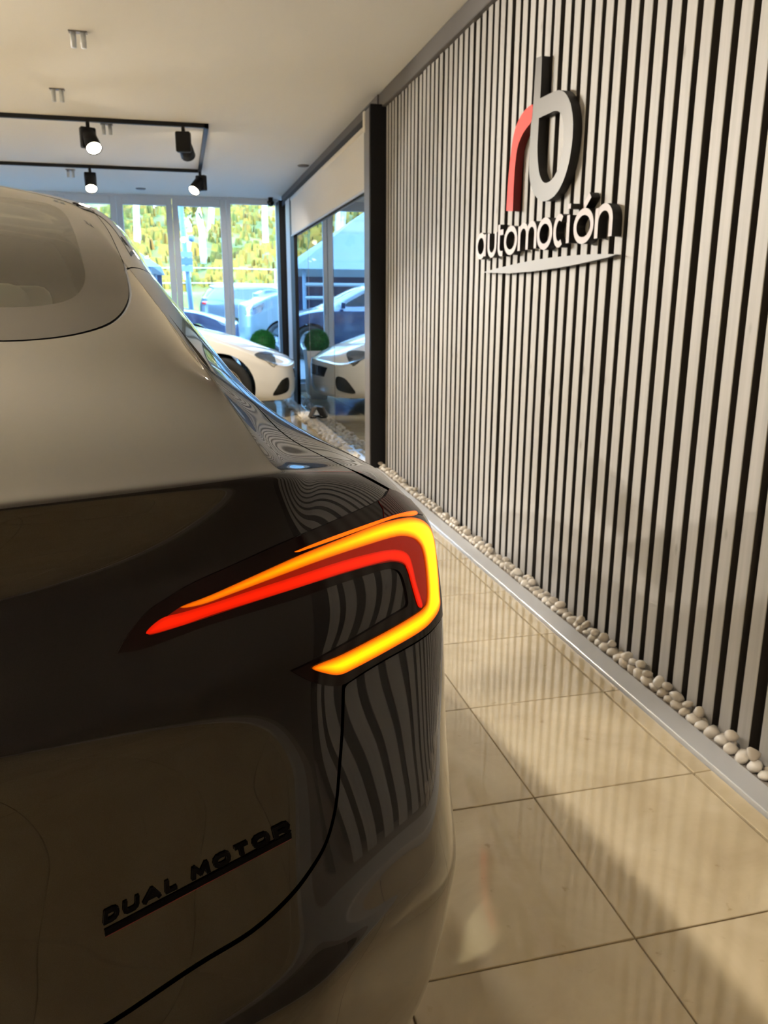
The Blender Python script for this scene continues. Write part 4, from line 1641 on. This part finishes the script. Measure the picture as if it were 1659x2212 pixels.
# ================================================================== OTHER CARS
def styled(style, L, W_, H_):
    T = T_CAR.copy()
    if style in ('hatch', 'van'):
        for c in range(0, 8):
            bl_ = 1.0 if c <= 6 else 0.5
            lip, top = T[12, c].copy(), T[19, c].copy()
            for r in range(12, 20):
                f = (r-12)/7
                q = np.array([lip[0]+(top[0]-lip[0])*f+(0.04*math.sin(f*math.pi)), lip[1]+0.02+(0.42 if style == 'hatch' else 0.22)*f**1.4+(0.0 if c < 4 else (T[12, c, 1]-0.07)*0.0), 0.98+(top[2]-0.98)*f])
                T[r, c] = T[r, c]*(1-bl_)+q*bl_
            for r in (20,):
                T[r, c, 1] = T[r, c, 1]-0.5*bl_
    if style == 'van':
        for c in range(9, 15):
            for r in range(15, 20):
                T[r, c, 1] += 0.42*(1 if c > 10 else 0.5)
                if r >= 17:
                    T[r, c, 2] += 0.03
            for r in range(11, 16):
                if c >= 11:
                    T[r, c, 2] += 0.10
    if style == 'sedan':      # low rounded nose
        for c in range(11, 15):
            k_ = 0.93 if c == 11 else 0.66
            for r in range(0, 12):
                T[r, c, 2] = 0.2+(T[r, c, 2]-0.2)*((0.86 if c == 11 else 0.53)/k_)
        T[12, 10:15] = [(.885, 3.2, .865), (.868, 3.78, .775), (.765, 4.36, .595), (.47, 4.60, .585), (0, 4.68, .585)]
        T[13, 10:15] = [(.866, 3.2, .895), (.825, 3.76, .825), (.70, 4.28, .665), (.45, 4.51, .650), (0, 4.58, .650)]
        T[14, 10:15] = [(.845, 3.2, .92), (.775, 3.68, .875), (.62, 4.10, .765), (.40, 4.26, .755), (0, 4.31, .755)]
        T[15, 11:15, 2] -= 0.01
    T[:, :, 0] *= W_/1.85
    T[:, :, 1] *= L/4.71
    T[:, :, 2] *= H_/1.44
    return T


class Car2:
    def __init__(self, name, label, loc, rotz, style, L, W_, H_, paint_mat, group=None, wheel_r=0.32, rim=None, fine=False, glass='dark_glass', rim_black=False):
        self.root = thing(name, label, 'car', loc, rotz, group)
        self.T = styled(style, L, W_, H_)
        n1, n2 = (150, 260) if fine else (70, 110)
        self.sh = Shell(self.T, np.linspace(0, NR-1, n1), np.linspace(0, NC-1, n2))
        sh = self.sh
        self.ang, self.loc = rotz, np.array(loc[:2])
        va, vb = 1.0*L/4.71, (L-0.86)
        def ar(vc):
            d = np.hypot(sh.v[:, 1]-vc, sh.v[:, 2]-wheel_r)-(wheel_r+0.035)
            return np.where(sh.v[:, 0] > W_*0.3, d, 1.0)
        self.arch = np.minimum(ar(va), ar(vb))
        pol = lambda rc: poly_sd(sh.m, sh.metric(np.array(rc)))
        rear_rc = [(16.4, -0.5), (16.4, 3.0), (17.5, 3.4), (19.0, 3.2), (19.1, -0.5)] if style == 'sedan' else [(14.0, -0.5), (14.0, 3.2), (16.5, 3.3), (18.2, 3.1), (18.4, -0.5)]
        self.sd_w = pol(win_rc if style == 'sedan' else [(14.6, 6.4), (15.8, 8), (16.0, 9.6), (16.3, 10.35), (18.6, 10.35), (18.85, 9.5), (18.85, 8), (18.5, 6.4)])
        self.sd_ws, self.sd_rw = pol(ws_rc), pol(rear_rc)
        self.cuts = []
        self.mats = (paint_mat, MT[glass])
        self.dim = (L, W_, H_, wheel_r, va, vb)
        self.rim = rim or MT['chrome']
        self.rim_black = rim_black

    def cast_poly(self, pts, org=CAM, mirror_x=None, n=3):
        out = []
        a = self.ang
        U_, V_ = np.array([math.cos(a), math.sin(a)]), np.array([-math.sin(a), math.cos(a)])
        for p in smooth_closed(pts, n):
            d = ray(*p)
            o = np.array(org, float)
            if mirror_x is not None:          # seen in the glass partition: fold the ray at the pane
                o = np.array([2*mirror_x-o[0], o[1], o[2]])
                d = d*np.array([-1, 1, 1])
            oc = np.array([(o[:2]-self.loc)@U_, (o[:2]-self.loc)@V_, o[2]])
            dc = np.array([d[:2]@U_, d[:2]@V_, d[2]])
            h = self.sh.cast(oc, dc)
            if h is not None:
                out.append(h)
        return out

    def patch(self, name, rc, mat, off=0.003, both=True, cut=True):
        sh = self.sh
        sd = poly_sd(sh.m, sh.metric(np.array(rc)))
        pt = Part(sh.v, sh.n, sh.tri, sh.m).clip(np.minimum(sd, self.arch))
        res = []
        if len(pt.tri):
            for mir in ((False, True) if both else (False,)):
                res.append(pt.build(name, mat, self.root, off=off, flange=off, mirror=mir))
        return res

    def finish(self):
        sh = self.sh
        F_ = Part(sh.v, sh.n, sh.tri, sh.m)
        g = np.minimum.reduce([-self.sd_w, -self.sd_ws, -self.sd_rw, self.arch])
        for mir in (False, True):
            F_.clip(g).build('body', self.mats[0], self.root, flange=0.01, mirror=mir)
            for nm, s_ in (('side_window', self.sd_w), ('windscreen', self.sd_ws), ('rear_window', self.sd_rw)):
                F_.clip(s_).build(nm, self.mats[1], self.root, off=-0.003, mirror=mir)
        L, W_, H_, wr, va, vb = self.dim
        for sx in (1, -1):
            for vc in (va, vb):
                w_ = wheel_parts(self.root, sx*(W_/2-0.12), vc, wr, wr, 0.21, 5 if not self.rim_black else 10, self.rim, MT['rubber'], multi=not self.rim_black)
                arch_liner(self.root, sx*(W_/2-0.35), sx*(W_/2-0.10), vc, wr, wr+0.06)
            bm = bmesh.new()
            add_box(bm, (sx*(W_/2-0.08), L*0.635, H_*0.66), (sx*(W_/2+0.08), L*0.655, H_*0.745), 0.02, seg=2)
            bm_obj('mirror', bm, self.mats[0], self.root)
        box('underbody', (-W_*0.34, 0.25, 0.17), (W_*0.34, L-0.3, 0.34), MT['matt_black'], self.root)
        return self.root


MT['dark_glass'] = pbr('dark_car_glass', (0.012, 0.014, 0.018), 0.03, spec=0.8)
MT['head_glass'] = pbr('headlamp_glass', (0.30, 0.31, 0.33), 0.08, metal=0.8, coat=1.0)
MT['tail_red'] = pbr('tail_red', (0.55, 0.012, 0.012), 0.15)
MT['rim_black'] = pbr('rim_black', (0.012, 0.012, 0.013), 0.25, metal=0.5)

wc = Car2('car', 'white saloon parked nose to the glass partition inside the showroom', (-3.25, 8.98, 0), -math.pi/2, 'sedan', 4.45, 1.78, 1.40, MT['white_car'], fine=True, wheel_r=0.325, rim=MT['rim_black'], rim_black=True)
hl = wc.cast_poly([(549, 767), (560, 761), (578, 760), (590, 766), (595, 779), (593, 794), (584, 789), (574, 780), (560, 775)])
if len(hl) > 4:
    for o in wc.patch('headlamp', hl, MT['head_glass']):
        pass
mint = wc.cast_poly([(727, 814), (745, 818), (759, 834), (768, 850), (742, 847), (727, 838)], mirror_x=X_GLASS)
if len(mint) > 4:
    wc.patch('lower_intake', mint, MT['gloss_black'], off=0.003)
wc.patch('grille', [(5.2, 13.1), (8.6, 12.9), (8.8, 14.5), (5.0, 14.5)], MT['gloss_black'], off=0.003)
wc.finish()
# polished rim ring on the black wheels
for ch in wc.root.children:
    if ch.name.startswith('wheel') and 'liner' not in ch.name:
        s = 1 if ch.data.vertices[0].co.x > 0 else -1
        L, W_, H_, wr, va, vb = wc.dim
        vc = va if ch.data.vertices[0].co.y < L/2 else vb
        bm = bmesh.new()
        add_lathe(bm, [(wr*0.675, 0.21*0.46), (wr*0.695, 0.21*0.49), (wr*0.72, 0.21*0.46)], 40, Matrix.Translation((s*(W_/2-0.12), vc, wr)) @ Matrix.Rotation(s*math.pi/2, 4, 'Y'))
        bm_obj('rim_edge', bm, MT['chrome'], ch, True)

OZ = 0.15       # the forecourt lies a step above the showroom floor
GO = 'cars parked on the forecourt'
MT['silver_blue'] = pbr('silver_paint', (0.085, 0.105, 0.12), 0.35, metal=0.2, coat=1.0)
MT['van_white'] = pbr('van_white', (0.15, 0.19, 0.20), 0.35, coat=1.0)
MT['dark_blue'] = pbr('dark_blue_paint', (0.010, 0.025, 0.075), 0.3, coat=1.0)
MT['black_paint'] = pbr('black_paint', (0.012, 0.014, 0.02), 0.25, coat=1.0)
c2 = Car2('car', 'white people carrier outside, its front wheel behind the planter', (5.66, 18.4, OZ), math.pi/2, 'van', 4.4, 1.80, 1.86, MT['van_white'], GO, wheel_r=0.33, rim=MT['silver_blue'])
c2.patch('headlamp', [(9.2, 11.7), (10.6, 11.5), (11.3, 12.2), (10.4, 12.8), (9.4, 12.6)], MT['head_glass'])
c2.finish()
c3 = Car2('car', 'pale silver hatchback outside, behind the people carrier', (0.55, 24.5, OZ), -math.pi/2, 'hatch', 4.2, 1.8, 1.62, MT['silver_blue'], GO)
c3.patch('tail_lamp', [(10.2, 2.6), (12, 2.8), (12, 4.6), (10.2, 4.6)], MT['tail_red'])
c3.finish()
c4 = Car2('car', 'dark blue hatchback outside, in front of the lamp pole', (-3.0, 16.0, OZ), -math.pi/2, 'hatch', 4.1, 1.78, 1.42, MT['dark_blue'], GO)
c4.patch('headlamp', [(9.2, 11.7), (10.6, 11.5), (11.3, 12.2), (10.4, 12.8), (9.4, 12.6)], MT['head_glass'])
c4.finish()
c5 = Car2('car', 'black saloon outside, parked along the windows at the far left', (-7.6, 13.0, OZ), -math.pi/2, 'sedan', 4.5, 1.82, 1.40, MT['black_paint'], GO)
c5.patch('tail_lamp', [(9.2, 2.2), (10.8, 2.2), (10.8, 5.2), (9.2, 5.2)], MT['tail_red'])
c5.finish()

# ================================================================== OUTDOORS
def outdoor(name, c1, c2, c3, scale, rough=0.95, stretch=(1, 1, 1)):
    m, nt, b = new_mat(name)
    tc = nt.nodes.new('ShaderNodeTexCoord')
    mp = nt.nodes.new('ShaderNodeMapping')
    mp.inputs['Scale'].default_value = stretch
    nt.links.new(tc.outputs['Object'], mp.inputs['Vector'])
    n = nt.nodes.new('ShaderNodeTexNoise')
    n.inputs['Scale'].default_value = scale
    n.inputs['Detail'].default_value = 8
    n.inputs['Roughness'].default_value = 0.65
    nt.links.new(mp.outputs['Vector'], n.inputs['Vector'])
    r = ramp(nt, [(0.32, c1), (0.5, c2), (0.68, c3)])
    nt.links.new(n.outputs['Fac'], r.inputs['Fac'])
    nt.links.new(r.outputs['Color'], b.inputs['Base Color'])
    b.inputs['Roughness'].default_value = rough
    return m


MT['asphalt'] = outdoor('asphalt', (0.09, 0.09, 0.095), (0.11, 0.11, 0.115), (0.14, 0.14, 0.14), 3)
MT['hill'] = outdoor('autumn_hillside', (0.050, 0.060, 0.008), (0.12, 0.115, 0.016), (0.20, 0.165, 0.030), 0.55, stretch=(1, 0.5, 0.6))
MT['bank'] = outdoor('grass_bank', (0.05, 0.085, 0.007), (0.09, 0.12, 0.011), (0.13, 0.145, 0.018), 1.6)
MT['bark'] = pbr('pale_bark', (0.50, 0.45, 0.37), 0.8, vary=0.25, vscale=6)
MT['leaf_y'] = outdoor('autumn_leaves', (0.17, 0.085, 0.016), (0.20, 0.155, 0.022), (0.13, 0.14, 0.018), 1.2)
MT['leaf_g'] = outdoor('green_leaves', (0.06, 0.10, 0.012), (0.12, 0.15, 0.018), (0.18, 0.17, 0.03), 1.2)
MT['canopy'] = pbr('canopy_white', (0.27, 0.31, 0.32), 0.5)
MT['pale_blue'] = pbr('pale_blue_metal', (0.14, 0.20, 0.25), 0.5)
MT['fence'] = pbr('fence_metal', (0.25, 0.28, 0.30), 0.6)

struct(box('floor_forecourt', (-40, Y_WIN+0.1, -0.10), (40, 31, 0.15), MT['asphalt']), 'asphalt forecourt outside the windows')


def hill_z(x, y):
    s = np.clip((y-30)/4, 0, 1)
    z = 0.15+1.5*s*s*(3-2*s)
    z = z+np.maximum(y-35, 0)*0.30+0.35*np.sin(x*0.35+y*0.2)*np.clip((y-34)/10, 0, 1)+0.2*np.sin(x*1.1-y*0.7)*np.clip((y-34)/10, 0, 1)
    return z


def terrain(name, xs, ys, mat, lab):
    X_, Y_ = np.meshgrid(xs, ys, indexing='ij')
    Z_ = hill_z(X_, Y_)
    V = np.stack([X_, Y_, Z_], -1).reshape(-1, 3)
    I = np.arange(len(V)).reshape(X_.shape)
    q = np.stack([I[:-1, :-1], I[1:, :-1], I[1:, 1:], I[:-1, 1:]], -1).reshape(-1, 4)
    return struct(mesh_obj(name, V, q, mat, None, True), lab)


terrain('floor_grass_bank', np.linspace(-45, 45, 90), np.linspace(30, 35, 16), MT['bank'], 'sunlit grass bank beyond the forecourt')
hillside = terrain('floor_hillside', np.linspace(-60, 60, 120), np.linspace(35, 95, 90), MT['hill'], 'steep autumn hillside')

# fence on the bank
fe = thing('fence', 'thin wire fence along the top of the grass bank', 'fence', (0, 35, 0))
for i in range(21):
    xx = -20+i*2.0
    z0 = float(hill_z(np.array(xx), np.array(35.0)))
    bm = bmesh.new()
    add_tube(bm, (xx, 0, z0-0.1), (xx, 0, z0+1.0), 0.03, seg=8)
    bm_obj('post', bm, MT['fence'], fe)
for hz in (0.35, 0.95):
    bm = bmesh.new()
    pts = [(-20+i*2.0, 0, float(hill_z(np.array(-20+i*2.0), np.array(35.0)))+hz) for i in range(21)]
    for a, b in zip(pts, pts[1:]):
        add_tube(bm, a, b, 0.022, seg=6)
    bm_obj('rail', bm, MT['fence'], fe)


def tree(loc, h, lean, mat, label, seed, crown=1.0, nleaf=260):
    r = np.random.default_rng(seed)
    z0 = float(hill_z(np.array(loc[0]), np.array(loc[1])))
    t = thing('tree', label, 'tree', (loc[0], loc[1], z0-0.2), 0, 'trees on the hillside')
    top = np.array([lean[0]*h, lean[1]*h, h])
    bm = bmesh.new()
    prev = np.zeros(3)
    tips = []
    for k_ in range(1, 6):
        f = k_/5
        p = top*f+np.array([math.sin(seed+k_*1.7)*0.12, 0, 0])
        add_tube(bm, prev, p, 0.17*(1-0.75*(f-0.2)), 0.17*(1-0.75*f), seg=8, caps=False)
        prev = p
    bm_obj('trunk', bm, MT['bark'], t, True)
    for k_ in range(7):
        f = r.uniform(0.35, 0.95)
        a = r.uniform(0, 6.28)
        st = top*f
        en = st+np.array([math.cos(a)*h*0.10, math.sin(a)*h*0.10, h*r.uniform(0.12, 0.25)])
        bm = bmesh.new()
        add_tube(bm, st, en, 0.05, 0.015, seg=6, caps=False)
        bm_obj('branch', bm, MT['bark'], t)
        tips.append(en)
    V, F = [], []
    for i in range(nleaf):
        c = tips[i % len(tips)]*r.uniform(0.75, 1.05)+r.normal(size=3)*h*0.05*crown
        a, b = r.normal(size=3), r.normal(size=3)
        a *= 0.16/np.linalg.norm(a)
        b *= 0.16/np.linalg.norm(b)
        k0 = len(V)
        V += [c-a, c+b, c+a, c-b]
        F.append((k0, k0+1, k0+2, k0+3))
    lf = mesh_obj('foliage', V, F, mat, t)
    lf['kind'] = 'stuff'
    return t


TS = [((1.22, 39.5), 8, (-0.08, 0), 'leaf_g', 'pale twin-stemmed birch leaning left, upper right of the window front'),
      ((1.9, 47), 9.5, (0.05, 0), 'leaf_g', 'upright pale birch at the right of the window front'),
      ((2.95, 53.5), 10, (0.12, 0), 'leaf_y', 'pale birch leaning right beside the far pillar'),
      ((0.42, 57), 12, (-0.10, 0), 'leaf_y', 'pale birch leaning left above the security camera pole'),
      ((0.42, 36.6), 5, (0.04, 0), 'leaf_y', 'slim young birch low on the slope'),
      ((-1.75, 41), 9, (0.02, 0), 'leaf_y', 'tall straight white-trunked birch in the second window leaf'),
      ((-2.95, 46), 9, (0.0, 0), 'leaf_y', 'birch with orange leaves, left of the tall straight one'),
      ((-1.0, 52), 10.5, (-0.05, 0), 'leaf_g', 'birch higher on the slope behind the tall straight one'),
      ((-5.2, 40.5), 7, (0.05, 0), 'leaf_y', 'yellow birch showing over the grey car roof'),
      ((-6.0, 44), 10, (-0.04, 0), 'leaf_y', 'yellow birch mirrored in the glass partition'),
      ((-8.5, 40), 9, (0.08, 0), 'leaf_g', 'green birch far left on the slope'),
      ((4.6, 44), 10, (0.0, 0), 'leaf_g', 'green birch behind the far pillar'),
      ((6.5, 43), 9, (0.06, 0), 'leaf_y', 'yellow birch far right on the slope'),
      ((-3.6, 60), 12, (0.03, 0), 'leaf_y', 'orange birch high on the slope')]
for i, (l, h_, ln, mt, lab) in enumerate(TS):
    tree(l, h_, ln, MT[mt], lab, 50+i)

# undergrowth tufts on the slope
V, F = [], []
for i in range(5200):
    x_, y_ = rng.uniform(-22, 22), 35+rng.uniform(0, 1)**1.2*34
    z_ = float(hill_z(np.array(x_), np.array(y_)))
    s_ = rng.uniform(0.15, 0.5)
    for j in range(2):
        a = rng.uniform(0, 3.14)
        d = np.array([math.cos(a), math.sin(a), 0])*s_*0.7
        k0 = len(V)
        c = np.array([x_, y_, z_])
        V += [c-d-[0, 0, .05], c+d-[0, 0, .05], c+d*0.6+[0, 0, s_], c-d*0.6+[0, 0, s_*0.9]]
        F.append((k0, k0+1, k0+2, k0+3))
und = mesh_obj('undergrowth', V, F, MT['leaf_y'], hillside)
und['kind'] = 'stuff'

# pole with cameras and sign plates
po = thing('camera_pole', 'pale blue pole with security cameras and sign plates on the forecourt', 'pole', (0.20, 19.0, OZ))
bm = bmesh.new()
add_tube(bm, (0.10, 0, 0), (-0.06, 0, 3.30), 0.055, seg=12)
bm_obj('mast', bm, MT['pale_blue'], po, True)
bm = bmesh.new()
add_tube(bm, (-0.06, 0, 3.27), (0.12, -0.05, 3.30), 0.05, seg=10)
bm_obj('top_camera', bm, MT['canopy'], po, True)
bm = bmesh.new()
add_tube(bm, (0.10, -0.06, 3.30), (0.20, -0.12, 3.16), 0.085, 0.07, seg=12)
bm_obj('camera_dome', bm, MT['canopy'], po, True)
bm = bmesh.new()
add_lathe(bm, [(0.001, -0.07), (0.06, -0.05), (0.075, 0), (0.06, 0.05), (0.001, 0.07)], 14, Matrix.Translation((0.14, -0.05, 2.42)))
bm_obj('lower_camera', bm, MT['pale_blue'], po, True)
for z0, z1, mt in ((2.02, 2.14, 'canopy'), (1.86, 2.01, 'pale_blue'), (1.72, 1.85, 'canopy')):
    box('sign_plate', (-0.10, -0.09, z0), (0.14, -0.06, z1), MT[mt], po)

# canopy (carport) at the far left of the forecourt
ca = thing('carport', 'white pitched canopy over parked cars at the far side of the forecourt', 'carport', (-5.4, 25.0, OZ))
RW, RD, RT = 5.0, 3.0, 2.4
ZE, ZR = 1.95, 3.75
hip_v = [(-RW, -RD, ZE), (RW, -RD, ZE), (RW, RD, ZE), (-RW, RD, ZE), (-RT, 0, ZR), (RT, 0, ZR)]
for q in ((0, 1, 5, 4), (1, 2, 5), (2, 3, 4, 5), (3, 0, 4)):
    bm = bmesh.new()
    f = bm.faces.new([bm.verts.new(hip_v[i]) for i in q])
    bmesh.ops.solidify(bm, geom=[f], thickness=0.06)
    bm_obj('roof_panel', bm, MT['canopy'], ca)
for sx in (-4.7, 0, 4.7):
    for sy in (-2.8, 2.8):
        bm = bmesh.new()
        add_tube(bm, (sx, sy, 0), (sx, sy, 1.98), 0.05, seg=8)
        bm_obj('post', bm, MT['pale_blue'], ca)
for a, b in (((0, -2.8, 1.2), (1.4, -2.8, 1.95)), ((0, -2.8, 1.95), (1.4, -2.8, 1.2)), ((0, -2.8, 1.2), (-1.4, -2.8, 1.95)), ((0, -2.8, 1.95), (-1.4, -2.8, 1.2))):
    bm = bmesh.new()
    add_tube(bm, a, b, 0.045, seg=8)
    bm_obj('brace', bm, MT['canopy'], ca)
bm = bmesh.new()
add_box(bm, (-4.9, 2.9, 0.0), (4.9, 3.0, 1.95))
bm_obj('rear_screen', bm, MT['dark_blue'], ca)
for hz in (1.2, 1.55):
    bm = bmesh.new()
    add_tube(bm, (-4.7, -2.8, hz), (4.7, -2.8, hz), 0.05, seg=8)
    bm_obj('barrier_rail', bm, MT['canopy'], ca)
